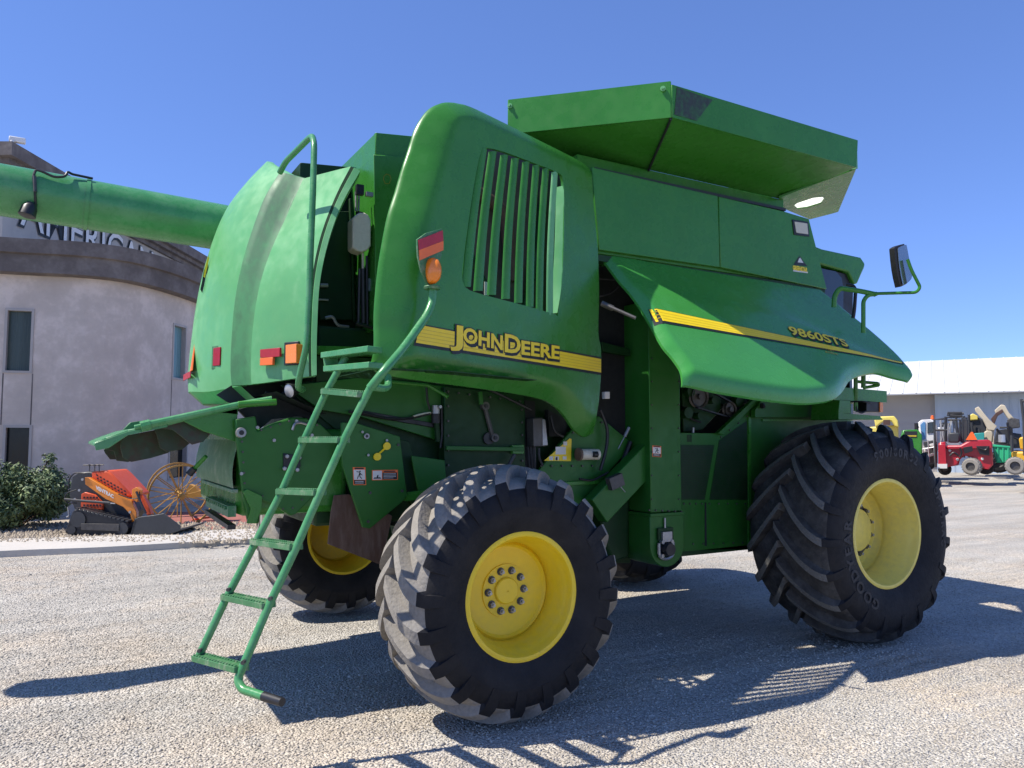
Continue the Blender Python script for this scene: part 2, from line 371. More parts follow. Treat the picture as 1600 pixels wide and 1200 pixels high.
# ================================================================= GROUND
def hgt(x,y):
    return .012*math.sin(x*1.3+.4)*math.sin(y*1.1+1)+.006*math.sin(x*3.7+y*2.1)
def gravel_material(stone=False):
    m=bpy.data.materials.new('gravel_stone' if stone else 'gravel_ground'); m.use_nodes=True; nt=m.node_tree; L=nt.links; b=nt.nodes['Principled BSDF']
    b.inputs['Roughness'].default_value=.9; b.inputs['Specular IOR Level'].default_value=.2
    g=nn(nt,'ShaderNodeNewGeometry'); pos=g.outputs['Position']
    big=nn(nt,'ShaderNodeTexNoise',Scale=.42,Detail=5.,Roughness=.6); L.new(pos,big.inputs['Vector'])
    mid=nn(nt,'ShaderNodeTexNoise',Scale=2.3,Detail=6.,Roughness=.65); L.new(pos,mid.inputs['Vector'])
    fine=nn(nt,'ShaderNodeTexNoise',Scale=60.,Detail=5.); L.new(pos,fine.inputs['Vector'])
    vo=nn(nt,'ShaderNodeTexVoronoi',Scale=70.); L.new(pos,vo.inputs['Vector'])
    sm=nn(nt,'ShaderNodeMath',operation='MULTIPLY_ADD'); sm.inputs[1].default_value=.55; L.new(big.outputs[0],sm.inputs[0])
    s2=nn(nt,'ShaderNodeMath',operation='MULTIPLY'); s2.inputs[1].default_value=.45; L.new(mid.outputs[0],s2.inputs[0]); L.new(s2.outputs[0],sm.inputs[2])
    f=nn(nt,'ShaderNodeMapRange'); f.inputs['From Min'].default_value=.47; f.inputs['From Max'].default_value=.62; f.inputs['To Max'].default_value=.75; L.new(sm.outputs[0],f.inputs['Value'])
    mix=nn(nt,'ShaderNodeMix',data_type='RGBA'); mix.inputs['A'].default_value=(.46,.432,.38,1); mix.inputs['B'].default_value=(.53,.455,.36,1); 
    dv=nn(nt,'ShaderNodeVectorMath',operation='DISTANCE'); dv.inputs[1].default_value=(-2.0,-2.3,0); L.new(pos,dv.inputs[0])
    dm=nn(nt,'ShaderNodeMapRange'); dm.inputs['From Min'].default_value=2.6; dm.inputs['From Max'].default_value=.6; dm.inputs['To Max'].default_value=.11; L.new(dv.outputs['Value'],dm.inputs['Value'])
    da=nn(nt,'ShaderNodeMath',operation='ADD'); L.new(sm.outputs[0],da.inputs[0]); L.new(dm.outputs[0],da.inputs[1]); L.new(da.outputs[0],f.inputs['Value'])
    L.new(f.outputs[0],mix.inputs['Factor'])
    # per stone brightness
    sp=nn(nt,'ShaderNodeSeparateColor'); 
    if stone:
        rnd=nn(nt,'ShaderNodeNewGeometry').outputs['Random Per Island']
    else:
        L.new(vo.outputs['Color'],sp.inputs[0]); rnd=sp.outputs[0]
    r=nn(nt,'ShaderNodeMapRange'); r.inputs['To Min'].default_value=.74; r.inputs['To Max'].default_value=1.24; L.new(rnd,r.inputs['Value'])
    r2=nn(nt,'ShaderNodeMapRange'); r2.inputs['From Min'].default_value=.3; r2.inputs['From Max'].default_value=.7; r2.inputs['To Min'].default_value=.82; r2.inputs['To Max'].default_value=1.15; L.new(fine.outputs[0],r2.inputs['Value'])
    mp=nn(nt,'ShaderNodeMapping'); mp.inputs['Rotation'].default_value=(0,0,RAD(-12)); mp.inputs['Scale'].default_value=(.35,1.9,1); L.new(pos,mp.inputs['Vector'])
    tk=nn(nt,'ShaderNodeTexNoise',Scale=1.0,Detail=4.); L.new(mp.outputs[0],tk.inputs['Vector'])
    r3=nn(nt,'ShaderNodeMapRange'); r3.inputs['From Min'].default_value=.35; r3.inputs['From Max'].default_value=.65; r3.inputs['To Min'].default_value=.86; r3.inputs['To Max'].default_value=1.1; L.new(tk.outputs[0],r3.inputs['Value'])
    m0=nn(nt,'ShaderNodeMath',operation='MULTIPLY'); L.new(r.outputs[0],m0.inputs[0]); L.new(r3.outputs[0],m0.inputs[1])
    mm=nn(nt,'ShaderNodeMath',operation='MULTIPLY'); L.new(m0.outputs[0],mm.inputs[0]); L.new(r2.outputs[0],mm.inputs[1])
    cc=nn(nt,'ShaderNodeCombineColor'); [L.new(mm.outputs[0],cc.inputs[i]) for i in range(3)]
    mu=nn(nt,'ShaderNodeMix',data_type='RGBA',blend_type='MULTIPLY'); mu.inputs['Factor'].default_value=1; L.new(mix.outputs['Result'],mu.inputs['A']); L.new(cc.outputs[0],mu.inputs['B'])
    L.new(mu.outputs['Result'],b.inputs['Base Color'])
    if not stone:
        v2=nn(nt,'ShaderNodeTexVoronoi',Scale=70.,feature='SMOOTH_F1'); L.new(pos,v2.inputs['Vector'])
        inv=nn(nt,'ShaderNodeMath',operation='SUBTRACT'); inv.inputs[0].default_value=1; L.new(v2.outputs['Distance'],inv.inputs[1])
        h=nn(nt,'ShaderNodeMath',operation='MULTIPLY_ADD'); h.inputs[1].default_value=.5; L.new(fine.outputs[0],h.inputs[0]); L.new(inv.outputs[0],h.inputs[2])
        h2=nn(nt,'ShaderNodeMath',operation='MULTIPLY_ADD'); h2.inputs[1].default_value=1.5; L.new(mid.outputs[0],h2.inputs[0]); L.new(h.outputs[0],h2.inputs[2])
        wv=nn(nt,'ShaderNodeTexWave',Scale=1.9,Distortion=2.2,bands_direction='Y'); wv.inputs['Detail'].default_value=2.; wv.inputs['Detail Scale'].default_value=.6; L.new(pos,wv.inputs['Vector'])
        wm=nn(nt,'ShaderNodeMapRange'); wm.inputs['From Min'].default_value=.50; wm.inputs['From Max'].default_value=.62; wm.inputs['To Max'].default_value=1.1; L.new(big.outputs[0],wm.inputs['Value'])
        w2=nn(nt,'ShaderNodeMath',operation='MULTIPLY_ADD'); L.new(wv.outputs['Fac'],w2.inputs[0]); L.new(wm.outputs[0],w2.inputs[1]); L.new(h2.outputs[0],w2.inputs[2]); h2=w2
        bp=nn(nt,'ShaderNodeBump',Strength=.9,Distance=.03); L.new(h2.outputs[0],bp.inputs['Height']); L.new(bp.outputs[0],b.inputs['Normal'])
    return m
GM=gravel_material(); GS=gravel_material(True); MAT['gravel_ground']=GM; MAT['gravel_stone']=GS
g=G(); n=140; x0,x1,y0,y1=-9.,14.,-7.,15.
for j in range(n+1):
    for i in range(n+1):
        x=x0+(x1-x0)*i/n; y=y0+(y1-y0)*j/n; e=min(1,min(i,j,n-i,n-j)/6); g.v.append((x,y,(hgt(x,y)-.006)*e))
for j in range(n):
    for i in range(n): g.f.append((j*(n+1)+i,j*(n+1)+i+1,(j+1)*(n+1)+i+1,(j+1)*(n+1)+i)); g.m.append(0)
B=700.; o=len(g.v); ring=[(-B,-B,0),(B,-B,0),(B,B,0),(-B,B,0)]; g.v+=ring
c=[0,n,(n+1)*(n+1)-1,(n+1)*n]
edges=[[i for i in range(n+1)],[(n+1)*j+n for j in range(n+1)],[(n+1)*n+n-i for i in range(n+1)],[(n+1)*(n-j) for j in range(n+1)]]
for k in range(4):
    e=edges[k]
    for i in range(n): g.f.append((e[i+1],e[i],o+k)); g.m.append(0)
    g.f.append((e[-1],o+k,o+(k+1)%4)); g.m.append(0)
ground=put('ground',g,'gravel_ground',smooth=True); struct(ground)
# loose stones, real geometry near the viewpoint
NS=90000
z=3.0+ (rng.random(NS)**1.25)*8.5; t=(rng.random(NS)*2-1)*.78
wx=CAM.x+RT.x*t*z+FH.x*z; wy=CAM.y+RT.y*t*z+FH.y*z
phi=(1+5**.5)/2
ico=np.array([(-1,phi,0),(1,phi,0),(-1,-phi,0),(1,-phi,0),(0,-1,phi),(0,1,phi),(0,-1,-phi),(0,1,-phi),(phi,0,-1),(phi,0,1),(-phi,0,-1),(-phi,0,1)],float)/1.9
icf=np.array([(0,11,5),(0,5,1),(0,1,7),(0,7,10),(0,10,11),(1,5,9),(5,11,4),(11,10,2),(10,7,6),(7,1,8),(3,9,4),(3,4,2),(3,2,6),(3,6,8),(3,8,9),(4,9,5),(2,4,11),(6,2,10),(8,6,7),(9,8,1)])
sz=.0038+.0062*rng.random(NS)**2.2; sz[rng.random(NS)<.006]*=1.8
A=ico[None]*(1+.35*(rng.random((NS,12,1))-.5))
an=rng.random(NS)*6.283; ca,sa=np.cos(an),np.sin(an)
sxy=np.stack([sz*(.8+.7*rng.random(NS)),sz*(.7+.5*rng.random(NS)),sz*(.45+.5*rng.random(NS))],1)
A=A*sxy[:,None,:]
X=A[...,0]*ca[:,None]-A[...,1]*sa[:,None]+wx[:,None]; Yy=A[...,0]*sa[:,None]+A[...,1]*ca[:,None]+wy[:,None]
hz=.012*np.sin(wx*1.3+.4)*np.sin(wy*1.1+1)+.006*np.sin(wx*3.7+wy*2.1)-.006
Zz=A[...,2]+(hz+sz*.25)[:,None]
co_=np.stack([X,Yy,Zz],-1).reshape(-1,3).astype(np.float32)
fc=(icf[None]+(np.arange(NS)*12)[:,None,None]).reshape(-1).astype(np.int32)
me=bpy.data.meshes.new('gravel'); me.vertices.add(len(co_)); me.vertices.foreach_set('co',co_.ravel())
me.loops.add(len(fc)); me.loops.foreach_set('vertex_index',fc); nf=len(fc)//3; me.polygons.add(nf)
me.polygons.foreach_set('loop_start',np.arange(nf,dtype=np.int32)*3); me.polygons.foreach_set('loop_total',np.full(nf,3,np.int32)); me.update(calc_edges=True); me.validate()
me.materials.append(GS); gr=bpy.data.objects.new('gravel',me); COL.objects.link(gr)
tag(gr,'loose grey crushed stone chips scattered over the yard','gravel',kind='stuff')
# ================================================================= THE COMBINE
cmb=thing('combine_harvester','large green and yellow combine harvester parked on gravel with its side doors open','combine harvester',(0,0,0))
def carc(R,w,rr,lh):
    """carcass profile (y from centre, r), half width w; from the inner bead over the tread to the outer bead"""
    Rb=R-lh; half=[(0,Rb),(w*.35,Rb-.003),(w*.62,Rb-.012),(w*.80,Rb-.032),(w*.90,Rb-.06),(w*.965,Rb-.11),(w*1.0,Rb-.17),(w*1.0,rr+(Rb-rr)*.50),(w*.97,rr+(Rb-rr)*.30),(w*.90,rr+.045),(w*.86,rr+.02),(w*.84,rr-.012),(w*.80,rr-.02)]
    return half
def tyre_geo(c,R,w,rr,n,lh,sweep,lw,ax,curve=.8,phase=0.,reach=1.0,sh=.11,bend=0):
    """c hub centre; ax = outward unit axis (points to the outer face)"""
    c=Vector(c); ax=Vector(ax); g=G(); half=carc(R,w,rr,lh)
    prof=[(-y,r) for y,r in half[::-1]]+half[1:]
    mi=[]
    for i in range(len(prof)-1):
        r=(prof[i][1]+prof[i+1][1])/2; mi.append(1 if r>R-lh-.05 else 0)
    NSG=96
    o=len(g.v)
    def pos(y,r,ph): return c+ax*y+Vector((math.sin(ph)*r,0,math.cos(ph)*r))
    for (y,r) in prof:
        for j in range(NSG): g.v.append(tuple(pos(y,r,2*math.pi*j/NSG)))
    for i in range(len(prof)-1):
        for j in range(NSG):
            k=(j+1)%NSG; g.f.append((o+i*NSG+j,o+i*NSG+k,o+(i+1)*NSG+k,o+(i+1)*NSG+j)); g.m.append(mi[i])
    # carcass radius at y
    def rad(y):
        y=abs(y)
        for i in range(len(half)-1):
            if half[i][0]<=y<=half[i+1][0]: t=(y-half[i][0])/max(1e-6,half[i+1][0]-half[i][0]); return half[i][1]*(1-t)+half[i+1][1]*t
        return half[6][1]
    M=15
    for s in (-1,1):
        for q in range(n):
            ph0=2*math.pi*(q+(.5 if s<0 else 0)+phase)/n
            rows=[]
            for k in range(M+1):
                u=k/M
                if u<.82: y=w*(-.04+u/.82*.96*reach); base=rad(y)-.012; top=base+.012+lh
                else:
                    q2=(u-.82)/.18; y=w*(.92*reach+.10*math.sin(q2*math.pi/2)); base=rad(w*.92)-.012-sh*q2; top=None
                ph=ph0+sweep*(1-min(1,u/.86))**curve
                wd=lw*(1.0+.25*u)
                tw=wd*.72
                if top is not None:
                    a,b_=(base,top)
                    crown=.010*(y/w)**2*3
                    rows.append([(y,base,ph-wd/2/R),(y,b_-crown,ph-tw/2/R),(y,b_-crown,ph+tw/2/R),(y,base,ph+wd/2/R)])
                else:
                    q3=q2; ytop=w*(.92*reach)+ (w*.09)*math.sin(q3*math.pi/2)+.0; rt=rad(w*.92)+lh*.98*max(0,math.cos(q3*math.pi/2))**.7 - sh*.95*q3 -.03
                    rows.append([(w*.86,base,ph-wd/2/R),(ytop,rt,ph-tw/2/R),(ytop,rt,ph+tw/2/R),(w*.86,base,ph+wd/2/R)])
            o=len(g.v)
            for rw in rows:
                for (y,r,ph) in rw: g.v.append(tuple(pos(s*y,r,ph)))
            for k in range(M):
                for e in range(3):
                    a=o+k*4+e; g.f.append((a,a+1,a+5,a+4)); g.m.append(2 if e==1 and k<M*.8 else (1 if k<M*.8 else 3))
            g.f.append((o,o+1,o+2,o+3)); g.m.append(2); e=o+M*4; g.f.append((e+3,e+2,e+1,e)); g.m.append(3)
    return g
def rim_geo(c,rr,w,ax,dish,hubr,mi=0):
    """deep stepped rim; dish = depth of the centre disc behind the outer lip"""
    g=G(); c=Vector(c); ax=Vector(ax)
    prof=[(w*.84,rr+.012),(w*.86,rr+.018),(w*.875,rr+.006),(w*.865,rr-.012),(w*.80,rr-.024),(w*.70,rr-.032),(w*.66,rr-.045),(w*.50,rr-.05),(w*.46,rr-.062),(w*.2,rr-.068),(w*.86-dish+.02,rr-.085),(w*.86-dish,rr-.10),(w*.86-dish-.004,hubr*1.0),(w*.86-dish-.004,0.001)]
    g.lathe(prof,c,ax,n=72,mi=mi)
    back=[(-w*.84,rr+.012),(-w*.875,rr+.004),(-w*.86,rr-.014),(-w*.7,rr-.035),(-w*.3,rr-.06),(w*.2,rr-.075)]
    g.lathe(back,c,ax,n=72,mi=mi)
    return g
def wheel(name,c,R,w,rr,n,lh,sweep,lw,ax,dish,hubr,mats,rimmat,nb,hub,**kw):
    rm=put(name,rim_geo(c,rr,w,ax,dish,hubr),rimmat,cmb,smooth=True,angle=50)
    ty=put('tyre',tyre_geo(c,R,w,rr,n,lh,sweep,lw,ax,**kw),mats,rm,smooth=True,angle=28)
    c=Vector(c);ax=Vector(ax); f=w*.86-dish; hb=G()
    if hub=='flat':
        hb.lathe([(f-.01,hubr*1.02),(f+.006,hubr*1.0),(f+.008,hubr*.50)],c,ax,n=48)
        hb.lathe([(f-.004,hubr*.52),(f+.022,hubr*.50),(f+.028,hubr*.46),(f+.03,.006),(f+.024,.0055),(f+.024,.0001)],c,ax,n=48)
    else:
        hb.lathe([(f-.01,hubr*1.05),(f+.035,hubr*1.03),(f+.04,hubr*.86),(f+.04,hubr*.78)],c,ax,n=48,mi=1)
        hb.lathe([(f+.03,hubr*.80),(f+.085,hubr*.78),(f+.095,hubr*.7),(f+.10,.02),(f+.10,.0001)],c,ax,n=48)
    put('hub',hb,[rimmat,'steel_dark'],rm,smooth=True,angle=40)
    for i in range(nb):
        a=2*math.pi*(i+.5)/nb; rb=hubr*(.78 if hub=='flat' else .93); p=c+Vector((math.sin(a)*rb,0,math.cos(a)*rb)); b=G()
        if hub=='flat':
            b.lathe([(f+.006,.025),(f+.012,.025),(f+.012,.016)],p,ax,n=12,mi=1); b.lathe([(f+.012,.0165),(f+.032,.0165),(f+.032,.0001)],p,ax,n=6,mi=0); b.lathe([(f+.032,.009),(f+.050,.009),(f+.050,.0001)],p,ax,n=8,mi=0)
        else:
            b.lathe([(f+.03,.026),(f+.055,.026),(f+.055,.0001)],p,ax,n=6,mi=1); b.lathe([(f+.055,.013),(f+.085,.013),(f+.085,.0001)],p,ax,n=8,mi=0)
        put('lug_nut',b,['steel','steel_dark'],rm)
    return rm,ty
OUT=Vector((0,-1,0)); INN=Vector((0,1,0))
RD=['rubber','rubber_dusty','rubber_dusty','rubber']; FDm=['rubber','rubber_grey','rubber_lug','rubber']
kwR=dict(curve=1.15,phase=.2,sh=.07)
rw1,_=wheel('rear_wheel',(.0,-1.66,.795),.795,.325,.375,20,.078,.40,.10,OUT,.22,.165,RD,'yellow',10,'flat',**kwR)
rw2,_=wheel('rear_wheel',(-.02,1.72,.795),.795,.325,.375,20,.078,.40,.10,INN,.22,.165,RD,'yellow',0,'flat',**kwR)
kwF=dict(curve=1.35,phase=.15,sh=.09)
fw1,fty=wheel('front_wheel',(3.60,-1.56,.95),.955,.435,.445,19,.082,.46,.078,OUT,.37,.235,FDm,'pale_yellow',12,'deep',**kwF)
fw2,_=wheel('front_wheel',(3.60,1.56,.95),.955,.435,.445,19,.082,.46,.078,INN,.40,.21,FDm,'pale_yellow',0,'deep',**kwF)
# raised size lettering on the near front sidewall
def ring_text(g,s,c,r,start,size,y,ax):
    ph=start
    for ch in s:
        if ch==' ': ph+=size*.5/r; continue
        v,f=textgeo(ch,size,offset=.004)
        wd=max(p[0] for p in v)
        pts=[]
        for p in v:
            a=ph+p[0]/r; rr_=r+p[1]; pts.append(c+ax*y+Vector((math.sin(a)*rr_,0,math.cos(a)*rr_)))
        o=len(g.v); g.add(pts,f); g.add([q+ax*-.006 for q in pts],[tuple(i for i in ff[::-1]) for ff in f])
        ph+=(wd+size*.16)/r
c=Vector((3.60,-1.56,.95))
g=G(); ring_text(g,'900/60R32',c,.655,-.36,.10,.4375,OUT)
put('sidewall_lettering',g,'rubber_mark',fw1); g=G(); ring_text(g,'GOODYEAR',c,.575,3.55,.12,.4375,OUT)
put('sidewall_lettering',g,'rubber_mark',fw1); g=G(); ring_text(g,'OPTITRAC',c,.665,1.0,.085,.4375,OUT)
put('sidewall_lettering',g,'rubber_mark',fw1)
# axles
g=G(); g.tube([(0,-1.5,.795),(0,-.9,.80),(0,-.6,.86),(0,.6,.86),(0,.9,.80),(0,1.55,.795)],.085,n=12,fil=.05); g.bb(-.14,.14,-.5,.5,.78,1.05); put('rear_axle',g,'green_dark',cmb)
g=G(); g.bb(3.42,3.78,-1.3,1.3,.78,1.12); g.tube([(3.6,-1.5,.95),(3.6,1.5,.95)],.17,n=16); put('front_axle',g,'green_dark',cmb,bevel=.01)
# ---------------------------------------------------------------- side shields
S=-1.18; HX=-2.44+3.26*1.10
PA=RAD(21)
PANEL=Pl((HX,S,0),(math.sin(PA),-math.cos(PA),0))
def quv(pl,px): return [pl.uv(*p) for p in px]
left=[(587,566),(587,520),(588,480),(593,425),(600,380),(609,335),(620,300),(631,262),(641,232),(650,204),(661,184),(674,169),(690,161),(706,160),(724,163)]
top=[(724,163),(745,171),(792,194),(838,217),(880,238),(905,251),(920,262)]
right=[(920,262),(927,310),(934,388),(936,460),(935,520),(939,545),(939,585),(936,625),(932,655),(924,677)]
bot=[(924,677),(915,683),(907,680),(896,670),(884,652),(870,637),(850,625),(810,616),(735,605),(660,595),(610,587),(595,580),(587,566)]
def shifted(pl,px,ds):
    out=[]
    for p,d in zip(px,ds):
        q=Pl(pl.p+pl.n*d,pl.n).hit(*p)-pl.p; out.append((q.dot(pl.u),q.dot(pl.v)))
    return out
ldep=[.13,.15,.15,.15,.15,.15,.15,.15,.15,.145,.135,.12,.10,.085,.07]; tdep=[.07,.06,.05,.045,.04,.035,.03]
L_=crom(shifted(PANEL,left,ldep),6);T_=crom(shifted(PANEL,top,tdep),5);R_=crom(shifted(PANEL,right,[.03]+[0]*8+[.08]),4);B_=crom(shifted(PANEL,bot,[.08]*12+[.13]),5)
outl=[tuple(p) for p in L_[:-1]+T_[:-1]+R_[:-1]+B_[:-1]]
vent=[(752,236),(760,231),(790,238),(840,257),(872,270),(880,283),(881,340),(879,420),(872,488),(868,491),(830,480),(780,467),(735,454),(723,440),(724,410),(733,340),(744,270)]
V_=[tuple(p) for p in crom(quv(PANEL,vent),2,True)]
def expand(a,k,n_): 
    o=[a[min(len(a)-1,i//k)]*(1-(i%k)/k)+a[min(len(a)-1,i//k+1)]*((i%k)/k) for i in range(n_)]; return o
LT=[tuple(p) for p in L_[:-1]+T_]; dLT=expand(ldep,6,len(L_)-1)+expand(tdep,5,len(T_)); rLT=[.05+d_*.85 for d_ in dLT]
rounds=[(LT,rLT,dLT),([tuple(p) for p in B_[2:]],.13,.08)]
sh=Sheet(PANEL,outl,rounds)
side=put('engine_side_shield',sh.build(.026,.022,holes=[V_]),'green',cmb,smooth=True,angle=50)
def onpan(px,py,off=0):
    u,v=PANEL.uv(px,py); return sh.w(u,v,off)
# vent slats
for i in range(8):
    f0=i/7.; xt=(757,772,790,807,824,840,855,869)[i]; xb=(730,749,770,792,812,830,845,861)[i]; yt=234+(271-234)*f0-3; yb=444+(488-444)*f0+4
    wt=11.5-3.2*f0; wb=14-4.8*f0; g=G(); N=10
    for k in range(N+1):
        t=k/N; cx=xt*(1-t)+xb*t-2.5*math.sin(t*math.pi); y=yt*(1-t)+yb*t; w_=(wt*(1-t)+wb*t)/2
        a=onpan(cx-w_,y,.012);b=onpan(cx-w_*.5,y,-.004);c=onpan(cx+w_,y,.008); n_=PANEL.n*.005
        g.v+=[tuple(a),tuple(b),tuple(c),tuple(c+n_*2),tuple(b+n_*2),tuple(a+n_)]
    for k in range(N):
        for e in range(6): g.f.append((k*6+e,k*6+(e+1)%6,(k+1)*6+(e+1)%6,(k+1)*6+e)); g.m.append(0)
    put('vent_slat',g,'green_faded' if i in(7,) else 'green',side,smooth=True,angle=60)
# rear edge trim of the vent opening
g=G(); N=14; pts=[(880,290),(881,340),(880,400),(876,450),(870,489)]; P=crom(pts,4)
for k,p in enumerate(P):
    w_=4*math.sin(math.pi*(k+.6)/(len(P)+.6)); g.v+=[tuple(onpan(p.x-w_,p.y,.05)),tuple(onpan(p.x+.5,p.y,-.002)),tuple(onpan(p.x+.5,p.y,.01)),tuple(onpan(p.x-w_,p.y,.06))]
for k in range(len(P)-1):
    for e in range(4): g.f.append((k*4+e,k*4+(e+1)%4,(k+1)*4+(e+1)%4,(k+1)*4+e)); g.m.append(0)
put('vent_trim',g,'green_faded',side,smooth=True)
# yellow stripe and lettering: strips following the shield surface
def strip(g,top,botm,off,th=.002,mi=0,n=24,fn=None,sub=1):
    fn=fn or onpan; o=len(g.v)
    for k in range(n+1):
        t=k/n; a=Vector(top[0]).lerp(Vector(top[1]),t); b=Vector(botm[0]).lerp(Vector(botm[1]),t)
        for j in range(sub+1):
            q=a.lerp(b,j/sub); g.v.append(tuple(fn(q.x,q.y,off)))
    for k in range(n):
        for j in range(sub):
            i=o+k*(sub+1)+j; g.f.append((i,i+1,i+sub+2,i+sub+1)); g.m.append(mi)
g=G()
strip(g,((655,506),(938.5,558)),((646,540),(938.5,586)),-.003,mi=1,sub=3)
strip(g,((656,508),(938.5,561)),((649,535.5),(938.5,582)),-.0045,mi=0,sub=3)
for k in range(4):
    t=.2+.2*k; strip(g,((656-7*t,508+27.5*t),(938.5,561+21*t)),((656-7*t-.3,508+27.5*t+.9),(938.5,561+21*t+.7)),-.0052,mi=2,n=30)
put('stripe_decal',g,['decal_yellow','black_decal','decal_yellow_line'],side,recalc=False)
def panbasis(a,b,c):
    """text frame on the shield: pixel anchor a -> b along the baseline, c above a (cap height)"""
    ua=Vector(PANEL.uv(*a));ub=Vector(PANEL.uv(*b));uc=Vector(PANEL.uv(*c)); return ua,(ub-ua),(uc-ua)
def word(g,txt,a,b,cap,off,mi,offset,sh_=None,dx=0,dy=0,fn=None,pl=PANEL):
    ua=Vector(pl.uv(*a));ub=Vector(pl.uv(*b));L=(ub-ua).length;e=(ub-ua).normalized(); up=Vector((0.02,1.)).normalized()
    v,f=textgeo(txt,cap/.72,offset=offset); x0=min(p[0] for p in v);x1=max(p[0] for p in v);k=L/(x1-x0)
    S_=sh_ or sh; out=[]
    for p in v:
        q=ua+e*((p[0]-x0)*k+dx)+up*(p[1]+dy); out.append(S_.w(q.x,q.y,off))
    g.add(out,f,mi)
lets=[('J',(702,529),(722,532),.122,-.03),('OHN',(722,534),(784,546.5),.094,0),('D',(787,549),(812,553),.122,0),('EERE',(813,553),(873,561),.094,0)]
g=G()
for (t,a,b,cap,dy_) in lets:
    a2=(a[0],a[1]); 
    word(g,t,a2,b,cap,-.0055,1,.012,dx=.008,dy=dy_-.012); word(g,t,a2,b,cap,-.0057,1,.011,dx=-.004,dy=dy_); word(g,t,a2,b,cap,-.0085,0,.0045,dy=dy_)
put('brand_lettering',g,['decal_yellow','black_decal'],side,recalc=False)

# lamp bracket on the ladder handrail
ARM=G(); ra=D(578,607,4.02)
def op(px,py,o): return Pl(PANEL.p-PANEL.n*o,PANEL.n).hit(px,py)
ARM.tube([ra,op(600,580,.20),op(630,545,.16),op(668,492,.13),op(676,470,.12),op(676,452,.12)],.024,n=14,fil=.06)
ARM.tube([ra+Vector((0,.0,.01)),op(600,607,.12),op(607,604,.10),op(606,588,.06)],.02,n=10,fil=.04)
# ---------------------------------------------------------------- gull-wing door
HZ=1.77+1.32*1.10; DX=-2.44+3.29*1.1
dc=XP(DX).hit(1068,598); p0=Vector((DX,S,HZ)); dv=Vector((0,dc.y-p0.y,dc.z-p0.z))
DOOR=Pl(p0,(0,-dv.z,dv.y))
dl=[(1068,600),(1065,588),(1062,575),(1050,558),(1035,540),(1018,510),(1000,480),(980,452),(960,425),(945,405),(935,393)]
dt=[(935,393),(1100,421),(1290,452)]
df=[(1290,452),(1325,481),(1365,513),(1402,546),(1424,570),(1431,580),(1430,586)]
db=[(1430,586),(1400,584),(1370,583),(1350,585),(1335,590),(1325,598),(1317,611),(1308,620),(1295,626),(1275,629),(1250,630),(1200,625),(1155,618),(1110,610),(1068,600)]
l2=crom(shifted(DOOR,dl,[.075,.06]+[.05]*9),4);t2=[Vector(p) for p in quv(DOOR,dt)];f2=crom(quv(DOOR,df),3);b2=crom(shifted(DOOR,db,[.0,.03]+[.075]*12+[.075]),5)
dout=[tuple(p) for p in l2[:-1]+t2[:-1]+f2[:-1]+b2[:-1]]
def dbulge(u,v):   # shallow step above the stripe, drawn along the door
    return 0
crease=[quv(DOOR,[(985,440),(1100,462),(1230,492),(1380,560)])]
dsh=Sheet(DOOR,dout,[([tuple(p) for p in b2],.10,.075),([tuple(p) for p in l2],.08,.05),([tuple(p) for p in f2],.05,.03)],
  bulge=lambda u,v: .016/(1+math.exp(-((v-cre(u))/.03))))
cp=crease[0]
def cre(u):
    for i in range(len(cp)-1):
        if u<=cp[i+1][0] or i==len(cp)-2:
            t=(u-cp[i][0])/(cp[i+1][0]-cp[i][0]); return cp[i][1]*(1-t)+cp[i+1][1]*t
door=put('gull_wing_door',dsh.build(.035,.02),'green_door',cmb,smooth=True,angle=45)
def ondoor(px,py,off=0):
    u,v=DOOR.uv(px,py); return dsh.w(u,v,off)
g=G()
strip(g,((1015,480),(1413,564)),((1026,503.5),(1413,568)),-.003,mi=1,fn=ondoor,n=40,sub=4)
strip(g,((1016,481),(1411,564.5)),((1027,500),(1411,566.5)),-.0045,mi=0,fn=ondoor,n=40,sub=4)
for k in range(3):
    t=.25+.25*k; strip(g,((1016+11*t,481+19*t),(1300,540+9*t)),((1016+11*t+.2,481+19*t+.7),(1300,540+9*t+.45)),-.0052,mi=2,fn=ondoor,n=40)
put('stripe_decal',g,['decal_yellow','black_decal','decal_yellow_line'],door,recalc=False)
g=G()
for (o_,off,mi,dx,dy) in ((.010,-.006,1,.008,-.014),(.009,-.0062,1,-.003,0),(.004,-.0085,0,0,0)):
    word(g,'9860STS',(1235,523),(1326,543),.115,off,mi,o_,sh_=dsh,dx=dx,dy=dy,pl=DOOR)
put('model_lettering',g,['decal_yellow','black_decal'],door,recalc=False)
g=G()
for k,(x,y,t) in enumerate([(1284,546,'BULLET'),(1290,551,'ROTOR'),(1292,556,'SINGLE TINE SEPARATOR')][:2]): word(g,t,(x,y),(x+20,y+4),.018,-.003,0,.001,sh_=dsh,pl=DOOR)
put('small_lettering',g,['decal_yellow_dim'],door,recalc=False)
# gas strut and hinge under the door
g=G(); g.tube([D(943,475,5.3),D(993,497,5.2)],.012,n=8); g.tube([D(940,474,5.32),D(958,482,5.3)],.02,n=8); put('gas_strut',g,['steel_dark'],cmb,smooth=True)
